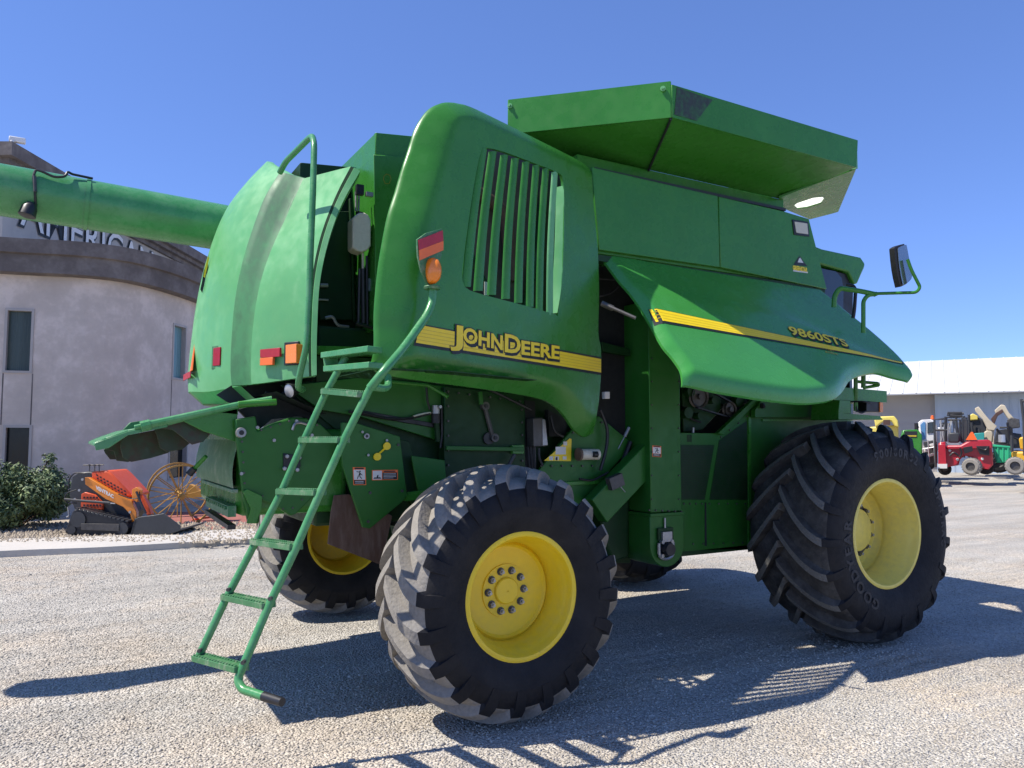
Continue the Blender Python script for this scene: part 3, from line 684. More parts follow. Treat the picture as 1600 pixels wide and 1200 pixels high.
# ---------------------------------------------------------------- grain tank side
TS=YP(S+.0)
g=G(); addplate(g,[(925,261),(1122,306.5),(1125,417.5),(936,390)],TS,.03); put('tank_side_panel',g,'green',cmb,bevel=.006)
g=G(); addplate(g,[(1123,306.8),(1221,329),(1264,342),(1292,452),(1126,417.8)],TS,.03); tk=put('tank_side_panel',g,'green',cmb,bevel=.006)
g=G(); addplate(g,[(1237,343),(1262,347),(1264,370),(1240,367)],TS,.02,d=-.008,mi=0); addplate(g,[(1240,346.5),(1260,349.5),(1261.5,366.5),(1243,364)],TS,.01,d=-.012,mi=1); put('side_lamp',g,['black','milky'],tk,bevel=.002)
g=G(); addplate(g,[(1241,411),(1247,402),(1250,400),(1257,411),(1262,416),(1240,414)],TS,.001,d=-.002,mi=0); addplate(g,[(1246,410),(1248,404),(1250,402.5),(1255,411)],TS,.001,d=-.0035,mi=1)
gs=Pl(TS.p-TS.n*.003,TS.n)
a=gs.hit(1239,421);b=gs.hit(1262,425)
e=(b-a); flat_text(g,'GREENSTAR',.055,lambda x,y:a+e.normalized()*x+gs.v*y,offset=.004,mi=2,width=e.length)
a2=gs.hit(1239,424); addplate(g,[(1239,421.5),(1262,424.5),(1262,427),(1239,424)],TS,.001,d=-.0025,mi=1)
put('emblem_decal',g,['black_decal','sticker_white','decal_yellow'],tk,recalc=False)
g=G(); X0,X1=TS.hit(926,300).x,TS.hit(1264,400).x
z0,z1=HZ+.0,TS.hit(926,262).z
g.bb(X0+.03,X1-.1,S+.04,-S-.04,z0,z1-.03); put('grain_tank',g,'green',cmb,bevel=.01)
g=G(); g.bb(X0+.03,X1-.3,S+.005,S+.04,z1-.015,z1+.012); put('rubber_seal',g,'black',cmb)
# ---------------------------------------------------------------- tank extensions
YB,YL=-1.0,-1.72
LP=YP(YL);BP=YP(YB)
def quadpl(name,pts,th,mat,parent=cmb,bevel=.004):
    P=[Vector(p) for p in pts]; n=(P[1]-P[0]).cross(P[2]-P[0]).normalized()
    if n.dot(P[0]-CAM)<0: n=-n
    return put(name,G().poly(P,n,th),mat,parent,bevel=bevel)
A=LP.hit(1050,174);Bq=LP.hit(1338,268); A2=LP.hit(1050,130);B2=LP.hit(1345,222)
zl=(A.z+Bq.z)/2; zt=(A2.z+B2.z)/2
xa,xb=A.x,Bq.x+.01
ca_=BP.hit(1013,262);cb_=BP.hit(1221,315); zb=(ca_.z+cb_.z)/2; xc,xd=ca_.x,cb_.x
ext=quadpl('tank_extension',[(xa,YL,zl),(xb,YL,zl),(xd,YB,zb),(xc,YB,zb)],.02,'green')
g=G(); g.poly([(xa,YL,zl-.004),(xb,YL,zl-.004),(xb+.03,YL-.0,zt),(xa,YL-.0,zt)],(0,1,0),.03); put('extension_lip',g,'green',ext,bevel=.006)
g=G(); q=YP(YL-.003); 
gsoot=G().poly([(xa+.02,YL-.0035,zl+.02),(xa+.25,YL-.0035,zl+.02),(xa+.42,YL-.0035,zt-.03),(xa+.05,YL-.0035,zt-.01)],(0,1,0),.002); put('soot_stain',gsoot,'soot',ext)
g=G(); g.bb(xc-.75,xd+.02,YB-.01,-YB,z1-.2,zb-.002); put('tank_collar',g,'green',cmb,bevel=.006)
# rear corner leaf of the extension, set at 45 degrees, then the rear leaf across
dg_=Vector((-1,1,0)).normalized(); C0=Vector((xa-.012,YL+.0,0)); ln=1.40
CORN=Pl((C0.x,C0.y,0),(1,1,0))
z_l0=CORN.hit(1042,177).z; z_l1=CORN.hit(793,193).z; z_t0=CORN.hit(1043,128).z; z_t1=CORN.hit(792,154).z
e0=CORN.hit(1045.5,177); e1=CORN.hit(793,193)
zc0=zl; zc1=(z_t0+z_t1)/2; e0=Vector((xa-.003,YL+.003,0))
inn=Vector((1,1,0)).normalized()
lo0=Vector((xc-.004,YB,zb)); lo1=Vector((e1.x+lo0.x-e0.x,e1.y+lo0.y-e0.y,zb))
ex2=quadpl('corner_extension',[(xa-.003,YL+.003,zl),(e1.x,e1.y,zc0),tuple(lo1),tuple(lo0)],.02,'green')
g=G(); g.poly([(e0.x,e0.y,zc0-.004),(e1.x,e1.y,zc0-.004),(e1.x,e1.y,zc1),(e0.x,e0.y,zc1)],inn,.03)
put('extension_lip',g,'green',ex2,bevel=.006)
g=G(); g.tube([(xa-.002,YL+.01,zl-.012),(xc-.002,YB,zb-.012)],.011,n=6); put('seam',g,'dark',ex2)
for (px_,py_) in ((797,166),(1036,139)):
    g=G(); p=CORN.hit(px_,py_); g.lathe([(0,.022),(-.012,.02),(-.014,.0001)],p,inn,n=12); g.lathe([(-.014,.012),(-.03,.012),(-.03,.0001)],p,inn,n=6); put('bolt',g,'green_faded',ex2)
quadpl('rear_extension',[(e1.x+.1,e1.y+.1,3.9),(e1.x+.1,-e1.y,3.9),(e1.x+.6,-e1.y+.0,zb),(e1.x+.6,e1.y+.02,zb)],.02,'green')
# front leaf: shallow, seen from beneath
F1=Vector((xb,YL+.02,zl)); F2=Vector((xd+.03,YB-.02,zb)); 
FP=Pl(F2,(F1-F2).cross(Vector((0.62,0,.12))).normalized())
f_=[FP.hit(1338,264),FP.hit(1310,331),FP.hit(1300,334),FP.hit(1265,343),FP.hit(1219,324),FP.hit(1217,309)]
fe=put('front_extension',G().poly(f_,FP.n,.02,holes=[[FP.hit(*p) for p in [(1241,321),(1246,317.5),(1270,309.5),(1285,308),(1288,311),(1283,318),(1262,324.5),(1246,326.5)]]]),'green',cmb,bevel=.003)
g=G(); g.poly([FP.hit(*p)+FP.n*.012 for p in [(1240,322),(1246,316.5),(1271,308.5),(1287,307),(1290,311),(1284,319),(1262,326),(1245,328)]],FP.n,.006); put('window',g,'translucent_white',fe)
g=G(); g.poly([F1+Vector((.02,0,0)),Vector((xb+.02,YL+.02,zt)),Vector((xb+.02,YL+.2,zt)),Vector((xb+.02,YL+.2,zl+.02))],(1,0,0),.02); put('extension_lip',g,'green_faded',fe)
g=G(); g.bb(xb,xb+.03,-.9,1.6,zl,zt); put('extension_lip',g,'green',fe)
# far side leaf
quadpl('tank_extension',[(xa,-YL,zl),(xb,-YL,zl),(xd,-YB,zb),(xc,-YB,zb)],.02,'green')
# ---------------------------------------------------------------- cab
CY=YP(-.80)
g=G()
rf=[(1270,383),(1285,389),(1345,402),(1352,412),(1351,418),(1340,443),(1335,444),(1326,425),(1280,412),(1270,410)]
ro=[CY.hit(*p) for p in rf]; g.poly(ro,(0,1,0),1.7); cab=put('cab_roof',g,'green',cmb,bevel=.015)
g=G(); addplate(g,[(1276,416),(1325,428),(1334,446),(1330,560),(1270,560)],YP(-.76),1.6); cb=put('cab',g,'black',cab,bevel=.01)
g=G(); addplate(g,[(1280,419),(1306,424),(1315,434),(1318,452),(1317,540),(1280,540)],YP(-.765),.01); put('window',g,'glass_dark',cb)
g=G(); f0=CY.hit(1338,500).x; g.bb(f0-.03,f0+.01,-.72,.72,1.9,3.0); put('windscreen',g,'glass_dark',cb)
g=G(); g.tube([D(1322,445,7.0),D(1333,446,6.98),D(1337,453,6.96),D(1335,484,6.95),D(1333,497,6.95)],.016,n=8,fil=.05); put('grab_handle',g,'black',cb,smooth=True)
# mirror on its arm
mz=6.75
g=G(); g.tube([D(1303,480,mz),D(1304,462,mz),D(1312,450,mz),D(1345,455,mz),D(1368,460,mz)],.022,n=10,fil=.05)
g.tube([D(1349,520,mz),D(1349,470,mz),D(1356,461,mz),D(1370,459,mz)],.019,n=10,fil=.08)
g.tube([D(1360,459,mz),D(1432,457,mz-.15),D(1438,449,mz-.15),D(1424,422,mz-.15),D(1418,405,mz-.15)],.014,n=10,fil=.07)
mi_=put('mirror_arm',g,'green',cmb,smooth=True)
MP=Pl(D(1413,413,mz-.12),(RT*-.45+FH*.9).normalized())
mo=[tuple(p) for p in crom([MP.uv(*p) for p in [(1401,392),(1402,385),(1414,380.5),(1417,383),(1421,403),(1426,424),(1425,438),(1412,447),(1409,444),(1404,420)]],2,True)]
ms=Sheet(MP,mo,[(mo+[mo[0]],.03,.02)]); put('mirror_housing',ms.build(.03,.05),'black',mi_,smooth=True)
cgr=MP.uv(1413,414); mo2=[(cgr[0]+(p[0]-cgr[0])*.86,cgr[1]+(p[1]-cgr[1])*.93) for p in mo]
put('mirror_glass',G().poly([MP.w(p[0],p[1],-.004) for p in mo2],MP.n,.003),'mirror_glass',mi_)
# platform and rails by the cab
g=G(); pz=YP(-1.45)
addplate(g,[(1303,604),(1386,611),(1386,629),(1303,625)],pz,.9); pf=put('cab_platform',g,'green',cmb,bevel=.004)
g=G(); d_=pz.hit(1336,604)-CAM; zz=d_.dot(FW)
g.tube([D(1337,585,zz),D(1337,606,zz),D(1337,642,zz)],.02,n=8,fil=0); g.tube([D(1349,560,zz),D(1349,606,zz)],.022,n=8,fil=0)
g.tube([D(1337,596,zz),D(1372,599,zz),D(1373,602,zz+.0),D(1349,606,zz)],.015,n=8,fil=.05)
put('platform_rail',g,'green',pf,smooth=True)
g=G(); addplate(g,[(1354,626),(1376,628),(1376,644),(1354,643)],pz,.12); put('marker_lamp',g,'black',pf,bevel=.005)
g=G(); addplate(g,[(1375,628),(1380,629),(1380,644),(1375,644)],Pl(pz.p-pz.n*.01,pz.n),.08); put('marker_lens',g,'amber',pf,bevel=.003)
g=G(); g.tube([D(1338,624,zz),D(1338,640,zz-.02),D(1345,646,zz-.02),D(1354,642,zz)],.007,n=6,fil=.06); g.tube([D(1325,628,zz),D(1350,627,zz-.05),D(1360,630,zz)],.008,n=6); put('cable',g,'black',pf,smooth=True)
g=G(); addplate(g,[(1312,624),(1329,625),(1329,646),(1310,646)],pz,.3); addplate(g,[(1310,645),(1375,650),(1380,656),(1310,656)],pz,.3); put('platform_bracket',g,'green',pf,bevel=.004)
# ---------------------------------------------------------------- core of the machine and what shows in the gaps
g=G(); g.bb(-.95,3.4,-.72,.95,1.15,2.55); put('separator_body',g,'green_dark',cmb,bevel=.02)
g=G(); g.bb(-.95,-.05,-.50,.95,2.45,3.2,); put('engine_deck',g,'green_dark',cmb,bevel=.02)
# plain far-side shields
g=G(); g.bb(-.9,1.0,1.12,1.20,1.9,3.7); g.bb(1.15,3.4,1.14,1.20,1.9,3.2); put('far_side_shield',g,'green',cmb,bevel=.03)
# upright box beside the tank, behind the rear shield
E1=YP(-.95)
g=G(); addplate(g,[(584,241),(648,245),(648,520),(588,514)],E1,.5); bx=put('engine_cowl',g,'green',cmb,bevel=.006)
g=G(); addplate(g,[(587,207),(700,218),(700,262),(586,241)],YP(-.93),.9); put('cowl_top',g,'green',bx,bevel=.006)
g=G(); addplate(g,[(548,258),(586,207),(586,500),(560,500),(553,420)],XP(E1.hit(587,300).x),.03); put('cowl_side',g,'green',bx,bevel=.004)
g=G()
pp=[(600,275),(604,272),(609,274),(611,280),(608,287),(602,287),(599,281),(600,275)]
g.tube([E1.hit(*p)-E1.n*.002 for p in pp],.0015,n=4,fil=0,cap=False); put('paint_marking',g,'decal_yellow_dim',bx)
# deck rim seen over the tailgate
g=G(); addplate(g,[(469,254),(473,254),(548,261),(548,285),(469,285)],YP(-.45),.6); put('deck_box',g,'green_dark',cmb,bevel=.004)
# dark engine bay wall
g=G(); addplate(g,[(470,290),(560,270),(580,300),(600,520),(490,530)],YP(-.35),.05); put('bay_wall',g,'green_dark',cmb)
g=G(); addplate(g,[(488,330),(546,330),(553,500),(500,500)],YP(-.60),.03); addplate(g,[(546,310),(549,310),(556,503),(552,503)],YP(-.63),.03,mi=0); put('bay_door',g,'green_dark',cmb,bevel=.004)
g=G(); addplate(g,[(495,540),(600,543),(600,556),(495,552)],YP(-.9),.5); addplate(g,[(495,556),(600,560),(600,600),(495,600)],YP(-.8),.6,mi=1); put('deck_edge',g,['green','green_dark'],cmb,bevel=.004)
# coolant bottle, pipes
g=G(); BP_=YP(-.93)
bo=[(551,342),(556,336),(562,332),(570,332),(576,336),(580,343),(580,384),(574,391),(566,394),(556,391),(551,387)]
g.poly([BP_.hit(*p) for p in bo],(0,1,0),.12); bt=put('coolant_bottle',g,'milky',cmb,bevel=.012)
g=G(); c_=BP_.hit(566,333)+Vector((0,.06,0)); g.lathe([(-.01,.028),(.02,.028),(.022,.0001)],c_,(0,0,1),n=14); put('cap',g,'black',bt)
g=G()
for (a,b,r,m_) in [((556,330),(556,300),.008,1),((560,330),(561,295),.008,1),((567,395),(567,420),.009,2),((567,420),(568,505),.018,0),((562,420),(560,510),.012,0),((573,400),(574,510),.010,0)]:
    g=G(); g.tube([YP(-.88).hit(*a),YP(-.86).hit(*b)],r,n=8,mi=m_); put('pipe',g,['black','steel','milky'],cmb,smooth=True)
g=G(); g.tube([YP(-.9).hit(556,505),YP(-.88).hit(580,512),YP(-.85).hit(600,514)],.012,n=8,mi=0); put('pipe',g,'black',cmb,smooth=True)
pp_=0
g=G(); g.tube([YP(-.86).hit(567,430),YP(-.86).hit(568,450)],.014,n=8,mi=0); g.tube([YP(-.86).hit(567,452),YP(-.86).hit(567,478)],.013,n=8,mi=1); g.tube([YP(-.86).hit(567,480),YP(-.86).hit(568,490)],.015,n=8,mi=2); g.box(YP(-.85).hit(575,445),(.03,.02,.09),mi=1); put('hydraulic_fitting',g,['decal_yellow','steel','orange_red'],cmb,smooth=True)
g=G(); g.box(YP(-.96).hit(577,304),(.05,.03,.03),mi=0); g.box(YP(-.93).hit(562,297),(.05,.04,.07),mi=1); put('latch',g,['steel','black'],cmb)
g=G(); g.tube([YP(-.62).hit(500,446),YP(-.62).hit(512,446)],.016,n=8); g.tube([YP(-.62).hit(498,468),YP(-.62).hit(513,469)],.008,n=8); g.tube([YP(-.7).hit(508,497),YP(-.7).hit(520,494),YP(-.7).hit(527,509),YP(-.7).hit(545,511)],.012,n=6); put('bright_linkage',g,'steel',cmb,smooth=True)
# engine seen through the vents: radiator screen and blocks
g=G(); g.bb(-.2,1.0,-.90,.8,2.5,3.45); put('engine_block',g,'dark',cmb,bevel=.03)
g=G(); addplate(g,[(700,215),(900,262),(915,300),(915,510),(700,470)],YP(-1.04),.03); put('radiator_screen',g,'screen',cmb)
g=G(); g.tube([YP(-1.1).hit(745,300),YP(-1.1).hit(790,330),YP(-1.1).hit(800,440)],.05,n=14,fil=.2); g.tube([YP(-1.1).hit(850,290),YP(-1.12).hit(840,400),YP(-1.1).hit(820,480)],.03,n=10,fil=.2,mi=1); g.tube([YP(-1.13).hit(735,400),YP(-1.13).hit(770,470)],.03,n=10,mi=1); put('engine_duct',g,['brown','green_dark'],cmb,smooth=True)
g=G(); addplate(g,[(757,440),(764,441),(764,462),(757,461)],YP(-1.2),.004,mi=0); put('bay_sticker',g,['sticker_white'],cmb)
# ---------------------------------------------------------------- cavity between shield and elevator
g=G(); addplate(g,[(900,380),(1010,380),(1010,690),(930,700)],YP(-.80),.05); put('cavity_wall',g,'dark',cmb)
g=G(); g.tube([YP(-1.0).hit(936,464),YP(-1.0).hit(955,458),YP(-1.0).hit(966,448)],.007,n=6); g.tube([YP(-.95).hit(930,435),YP(-.95).hit(960,437)],.008,n=6); put('hose',g,'black',cmb,smooth=True)
g=G(); addplate(g,[(940,534),(985,546),(985,556),(942,549)],YP(-.92),.06,mi=1); addplate(g,[(945,612),(953,612),(953,623),(945,623)],YP(-.95),.04,mi=0); put('cavity_bracket',g,['sticker_white','green_dark'],cmb,bevel=.003)
# clean grain elevator
EV=YP(-1.12)
x0=EV.hit(1015,650).x;x1=EV.hit(1063,650).x; zt_=2.9; zb_=EV.hit(1040,800).z
W_=x1-x0
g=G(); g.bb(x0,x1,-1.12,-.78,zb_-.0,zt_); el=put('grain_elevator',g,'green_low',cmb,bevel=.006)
g=G(); g.bb(x0-.02,x1+.015,-1.14,-.75,zb_-.03,zb_-.005); put('elevator_flange',g,'green_low',el,bevel=.003)
zz0=EV.hit(1040,886).z; xm=(x0+x1)/2; r_=(x1-x0)/2+.015
pts=[(xm-r_,-1.125,zb_-.03)]+[(xm-r_*math.cos(t),-1.125,zz0+r_-r_*math.sin(t)) for t in np.linspace(0,math.pi,15)]+[(xm+r_,-1.125,zb_-.03)]
g=G().poly(pts,(0,1,0),.38); boot=put('elevator_boot',g,'green_low',el,bevel=.006)
ctr=EV.hit(1037,857)
g=G(); g.box(ctr+Vector((0,-.02,.12)),(.16,.02,.10),mi=2); g.box(ctr+Vector((0,-.03,.10)),(.10,.04,.08),mi=0); g.lathe([(-.06,.05),(-.0,.06)],ctr+Vector((0,-.03,0)),(0,1,0),n=16,mi=1,close=True); 
for (dx,dz) in ((-.055,-.05),(.055,-.03),(.05,.06),(-.05,.06)): g.lathe([(-.035,.016),(0,.018)],ctr+Vector((dx,-.02,dz)),(0,1,0),n=8,mi=0,close=True)
g.tube([ctr+Vector((-.075,-.03,.05)),ctr+Vector((-.075,-.03,-.06)),ctr+Vector((0,-.03,-.085)),ctr+Vector((.075,-.03,-.06)),ctr+Vector((.075,-.03,.05))],.014,n=8,mi=0)
g.tube([ctr+Vector((-.0,-.02,.16)),ctr+Vector((.0,-.02,.25))],.009,n=6,mi=0)
put('boot_bearing',g,['steel','black','green_dark'],boot,smooth=True)
def warn(name,px,pl,parent,kind=0,horizontal=False):
    """safety sticker: orange border, white picture with a small figure, black text block"""
    P=[pl.hit(*p)-pl.n*.0015 for p in px]; a,b,c,d=P; e1=b-a; e2=d-a
    f=lambda x,y,o=0: a+e1*x+e2*y-pl.n*o
    g=G()
    def q(x0,y0,x1,y1,mi,o): g.add([f(x0,y0,o),f(x1,y0,o),f(x1,y1,o),f(x0,y1,o)],[(0,1,2,3)],mi)
    q(0,0,1,1,2,0)
    if horizontal:
        q(.03,.07,.38,.93,0,.0006); q(.40,.26,.97,.93,1,.0006); q(.46,.08,.9,.2,3,.0006)
        for k in range(4): q(.44,.36+.14*k,.92-.1*(k==3),.40+.14*k,0,.001)
        g.add([f(x,y,.001) for x,y in [(.05,.85),(.10,.70),(.17,.74),(.20,.50),(.25,.48),(.24,.72),(.31,.70),(.36,.85)]],[tuple(range(8))],1)
    else:
        q(.06,.14,.94,.70,0,.0006); q(.06,.72,.94,.96,1,.0006); q(.15,.03,.85,.11,3,.0006)
        for k in range(2): q(.14,.78+.09*k,.8,.81+.09*k,0,.001)
        for seg in ([(.5,.28),(.62,.34),(.55,.5),(.42,.46)],[(.55,.5),(.70,.62),(.66,.66),(.46,.52)],[(.45,.48),(.36,.66),(.30,.66),(.38,.46)],[(.5,.3),(.28,.26),(.28,.22),(.54,.26)],[(.6,.34),(.74,.44),(.71,.47),(.56,.38)],[(.50,.20),(.60,.19),(.61,.27),(.51,.28)]):
            g.add([f(x,y,.001) for x,y in seg],[(0,1,2,3)],1)
    return put(name,g,['sticker_white','black_decal','orange_reflect','black_decal'],parent,recalc=False)
warn('warning_sticker',[(1019,696),(1033,697),(1033,714),(1019,713.5)],EV,el)
# ---------------------------------------------------------------- lower body behind the rear wheel
B1=YP(-.74)
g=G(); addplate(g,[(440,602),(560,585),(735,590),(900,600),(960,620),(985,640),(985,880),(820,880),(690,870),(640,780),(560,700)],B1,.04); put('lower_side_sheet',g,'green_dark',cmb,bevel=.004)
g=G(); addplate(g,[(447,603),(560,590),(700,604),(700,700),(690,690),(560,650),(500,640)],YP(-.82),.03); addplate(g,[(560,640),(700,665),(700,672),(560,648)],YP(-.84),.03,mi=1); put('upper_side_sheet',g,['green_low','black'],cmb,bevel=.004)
g=G(); addplate(g,[(694,604),(819,618),(821,650),(821,760),(694,770)],YP(-.88),.10); cp_=put('access_cover',g,'green_dark',cmb,bevel=.006)  # dark green carries the shade beneath the side shield
q=YP(-.90)
g=G(); g.tube([q.hit(757,634),q.hit(770,684)],.018,n=8,mi=0); 
for p in ((757.5,634.5),(772,684)): g.lathe([(-.02,.032),(.03,.032)],q.hit(*p),(0,1,0),n=16,mi=0,close=True); g.lathe([(-.03,.014),(-.0,.014)],q.hit(*p),(0,1,0),n=10,mi=1,close=True)
g.lathe([(-.0,.045),(.05,.045)],q.hit(764,685),(0,1,0),n=16,mi=1,close=True); put('crank_arm',g,['steel_dark','black'],cp_,smooth=True,angle=40)
g=G(); addplate(g,[(801,696),(819,695),(819,709),(801,709)],YP(-.92),.04); g.tube([YP(-.95).hit(804,710),YP(-.97).hit(795,727)],.016,n=8,mi=1); put('stop_lever',g,['green','steel_dark'],cmb,bevel=.003)
g=G(); addplate(g,[(820,625),(836,627),(838,740),(821,740)],YP(-.86),.1,mi=0)
for k in range(3): g.tube([YP(-.88).hit(824+4*k,655),YP(-.88).hit(825+4*k,700),YP(-.88).hit(828+4*k,735)],.008,n=6)
put('cable_duct',g,['black'],cmb,smooth=True)
g=G(); addplate(g,[(833,654),(848,652),(856,697),(834,698)],YP(-.98),.10,mi=0); addplate(g,[(848,655),(852,655),(856,696),(848,697)],YP(-.985),.02,mi=1); put('junction_box',g,['steel_dark','steel'],cmb,bevel=.005)
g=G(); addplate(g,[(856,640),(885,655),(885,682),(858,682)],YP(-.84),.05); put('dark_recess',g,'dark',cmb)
g=G(); addplate(g,[(838,740),(893,672),(936,650),(985,690),(985,700),(918,775),(918,800),(838,790)],YP(-.90),.04); lp=put('lower_cover',g,'green_low',cmb,bevel=.005)
q=YP(-.905)
g=G(); g.poly([q.hit(*p)-q.n*.001 for p in [(850,720),(890,685),(893,686),(892,720.5)]],q.n,.001,mi=0); 
for (x,y,w_,h_) in [(880,690,6,6),(868,698,16,12),(858,713,6,6),(867,713,6,6),(879,713,6,5)]: g.poly([q.hit(*p)-q.n*.002 for p in [(x,y),(x+w_,y),(x+w_,y+h_),(x,y+h_)]],q.n,.0005,mi=1)
g.poly([q.hit(*p)-q.n*.0026 for p in [(868,714),(871,714),(871,719),(868,719)]],q.n,.0004,mi=2)
put('instruction_sticker',g,['decal_yellow','sticker_white','black_decal'],lp,recalc=True)
g=G(); g.tube([YP(-.95).hit(904,710),YP(-.95).hit(934,710)],.045,n=18,mi=0); g.tube([YP(-.96).hit(903,710),YP(-.96).hit(906,710)],.052,n=18,mi=2); g.tube([YP(-1.0).hit(927,710),YP(-1.0).hit(933,710)],.024,n=12,mi=1); put('oil_filter',g,['milky','black','rust_plate'],lp,smooth=True,angle=40)
g=G(); g.bb(YP(-.9).hit(840,731).x,YP(-.9).hit(985,731).x,-.92,-.90,1.38,1.41); put('cover_rib',g,'green',lp,bevel=.004)
# tailings tube running up to the right, with its switch
g=G(); a=YP(-1.0).hit(930,798);b=YP(-1.0).hit(1012,712); g.beam(a,b,.12,.24,mi=0); tt=put('tailings_elevator',g,'green_low',cmb,bevel=.008)
g=G(); g.beam(YP(-1.08).hit(951,757),YP(-1.08).hit(971,748),.06,.10); g.tube([YP(-1.1).hit(965,755),YP(-1.1).hit(977,769)],.005,n=6,mi=1); put('sensor_box',g,['steel_dark','steel'],tt,bevel=.004)
g=G(); g.tube([YP(-1.0).hit(966,701),YP(-1.0).hit(976,682)],.005,n=6,mi=0); g.tube([YP(-1.0).hit(976,682),YP(-1.0).hit(983,668)],.013,n=8,mi=1); put('tie_rod',g,['steel','steel'],cmb,smooth=True)
# lower hull below the elevator
g=G(); addplate(g,[(938,800),(985,770),(985,870),(958,880),(945,850)],YP(-.86),.4); put('sump',g,'green_dark',cmb,bevel=.03)
# perforated engine-side panels behind the elevator
PN=YP(-1.02)
grp=[(1063,706),(1120,707),(1124,728),(1103,783),(1092,782),(1062,782)]
grp2=[(1120,735),(1135,714),(1165,686),(1170,690),(1170,783),(1112,783),(1107,780)]
body=[(1060,676),(1122,677),(1190,620),(1240,600),(1330,620),(1330,870),(1165,858),(1062,862)]
lw=plate('lower_front_panel',body,PN,.03,'green_low',cmb)
for q_ in ([(1062,695),(1116,695),(1101,781),(1062,781)],[(1123,688),(1167,657),(1168,781),(1108,781)]):
    pv=quv(PN,q_); g=G(); g.poly([PN.w(*p,-.003) for p in pv],PN.n,.002,mi=0)
    us=[p[0] for p in pv];vs=[p[1] for p in pv]; y=min(vs)+.012; row=0
    while y<max(vs):
        x=min(us)+.008+(row%2)*.008
        while x<max(us):
            if inside((x,y),pv) and min(segdist((x,y),pv[i],pv[i-1]) for i in range(4))>.008:
                o=len(g.v); g.v+=[tuple(PN.w(x+.0045*math.cos(t),y+.0045*math.sin(t),-.0042)) for t in (0,1.05,2.09,3.14,4.19,5.24)]; g.f.append(tuple(range(o,o+6))); g.m.append(1)
            x+=.016
        y+=.014; row+=1
    put('perforated_screen',g,['green_dark','black'],lw,recalc=False)
g=G(); addplate(g,[(1101,785),(1103,785),(1104,853),(1101,853)],PN,.01,d=-.004,mi=0); addplate(g,[(1168,650),(1172,650),(1172,856),(1168,856)],PN,.02,d=-.014,mi=1); addplate(g,[(1190,655),(1330,655),(1330,658),(1190,658)],PN,.02,d=-.014,mi=1); put('panel_seam',g,['dark','green'],lw)
g=G(); g.bb(PN.hit(1062,860).x,PN.hit(1300,860).x,-1.02,-.7,PN.hit(1100,866).z,PN.hit(1100,858).z); put('lower_rail',g,'green_dark',lw,bevel=.004)
# opening above the panels: dark with castings
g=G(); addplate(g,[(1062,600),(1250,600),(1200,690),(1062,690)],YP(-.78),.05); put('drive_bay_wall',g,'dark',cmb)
g=G(); addplate(g,[(1066,604),(1125,612),(1128,640),(1098,672),(1068,676)],YP(-.92),.06); addplate(g,[(1125,612),(1165,622),(1168,630),(1140,640),(1120,628)],YP(-.86),.06); dv_=put('drive_casting',g,'green_dark',cmb,bevel=.01)
g=G(); 
for (x,y,r_) in ((1074,612,.045),(1070,645,.05),(1088,650,.03),(1150,628,.05),(1110,626,.03)): g.lathe([(-.05,r_),(.0,r_),(.02,r_*1.1)],YP(-.93).hit(x,y),(0,1,0),n=18,close=True)
g.tube([YP(-.95).hit(1066,640),YP(-.95).hit(1080,655),YP(-.95).hit(1095,660)],.008,n=6,mi=1); g.tube([YP(-.97).hit(1083,668),YP(-.97).hit(1082,690)],.012,n=8,mi=2); g.lathe([(-.03,.05),(.03,.05)],YP(-.98).hit(1072,685),(0,0,1),n=14,close=True)
put('drive_pulley',g,['green_dark','black','steel'],dv_,smooth=True,angle=40)
g=G(); g.tube([YP(-.925).hit(*p) for p in [(1091,632),(1096,628),(1095,634),(1100,629),(1102,633),(1098,636)]],.0025,n=4,fil=0); put('paint_marking',g,'decal_yellow_dim',dv_)
g=G(); addplate(g,[(1122,677),(1190,612),(1196,618),(1130,680)],YP(-1.06),.05); addplate(g,[(1180,640),(1200,610),(1330,620),(1325,652),(1180,652)],YP(-1.10),.05); put('front_frame',g,'green_low',cmb,bevel=.005)
g=G(); g.tube([YP(-1.12).hit(1193,634),YP(-1.12).hit(1190,634)],.025,n=12); put('pivot_pin',g,'black',cmb)
# door sill beam along the body under the door hinge
g=G(); g.bb(HX,TS.hit(1292,452).x,S+.02,S+.12,HZ-.06,HZ-.01); put('hinge_rail',g,'green_dark',cmb)
# small deck sticking out under the rear shield
g=G(); g.tube([YP(-1.15).hit(612,597),YP(-1.15).hit(670,602),YP(-1.25).hit(700,620)],.013,n=8,fil=.03); put('latch_rod',g,'green',cmb,smooth=True)
g=G(); pq=YP(-.86); g.lathe([(-.03,.03),(.03,.03)],pq.hit(681,640),(0,0,1),n=14,close=True,mi=1); g.lathe([(-.10,.034),(-.03,.034)],pq.hit(681,640),(0,0,1),n=14,close=True,mi=0); g.lathe([(-.02,.012),(.02,.012)],pq.hit(684,636)-Vector((0,.03,0)),(0,1,0),n=10,close=True,mi=1); ff=put('fuel_filter',g,['black','steel'],cmb,smooth=True,angle=40)
g=G(); g.tube([pq.hit(*p) for p in [(545,643),(570,645),(605,655),(640,654),(672,646)]],.010,n=8,fil=.1,mi=0); g.tube([pq.hit(*p) for p in [(646,651),(660,647),(673,645)]],.009,n=8,fil=.1,mi=1); g.tube([pq.hit(672,640),pq.hit(668,628),pq.hit(666,600)],.008,n=6,mi=0); g.tube([pq.hit(690,635),pq.hit(691,680),pq.hit(688,700)],.010,n=6,mi=0); g.tube([pq.hit(682,660),pq.hit(684,690)],.02,n=8,mi=2); put('fuel_hose',g,['black','milky','green_dark'],ff,smooth=True)

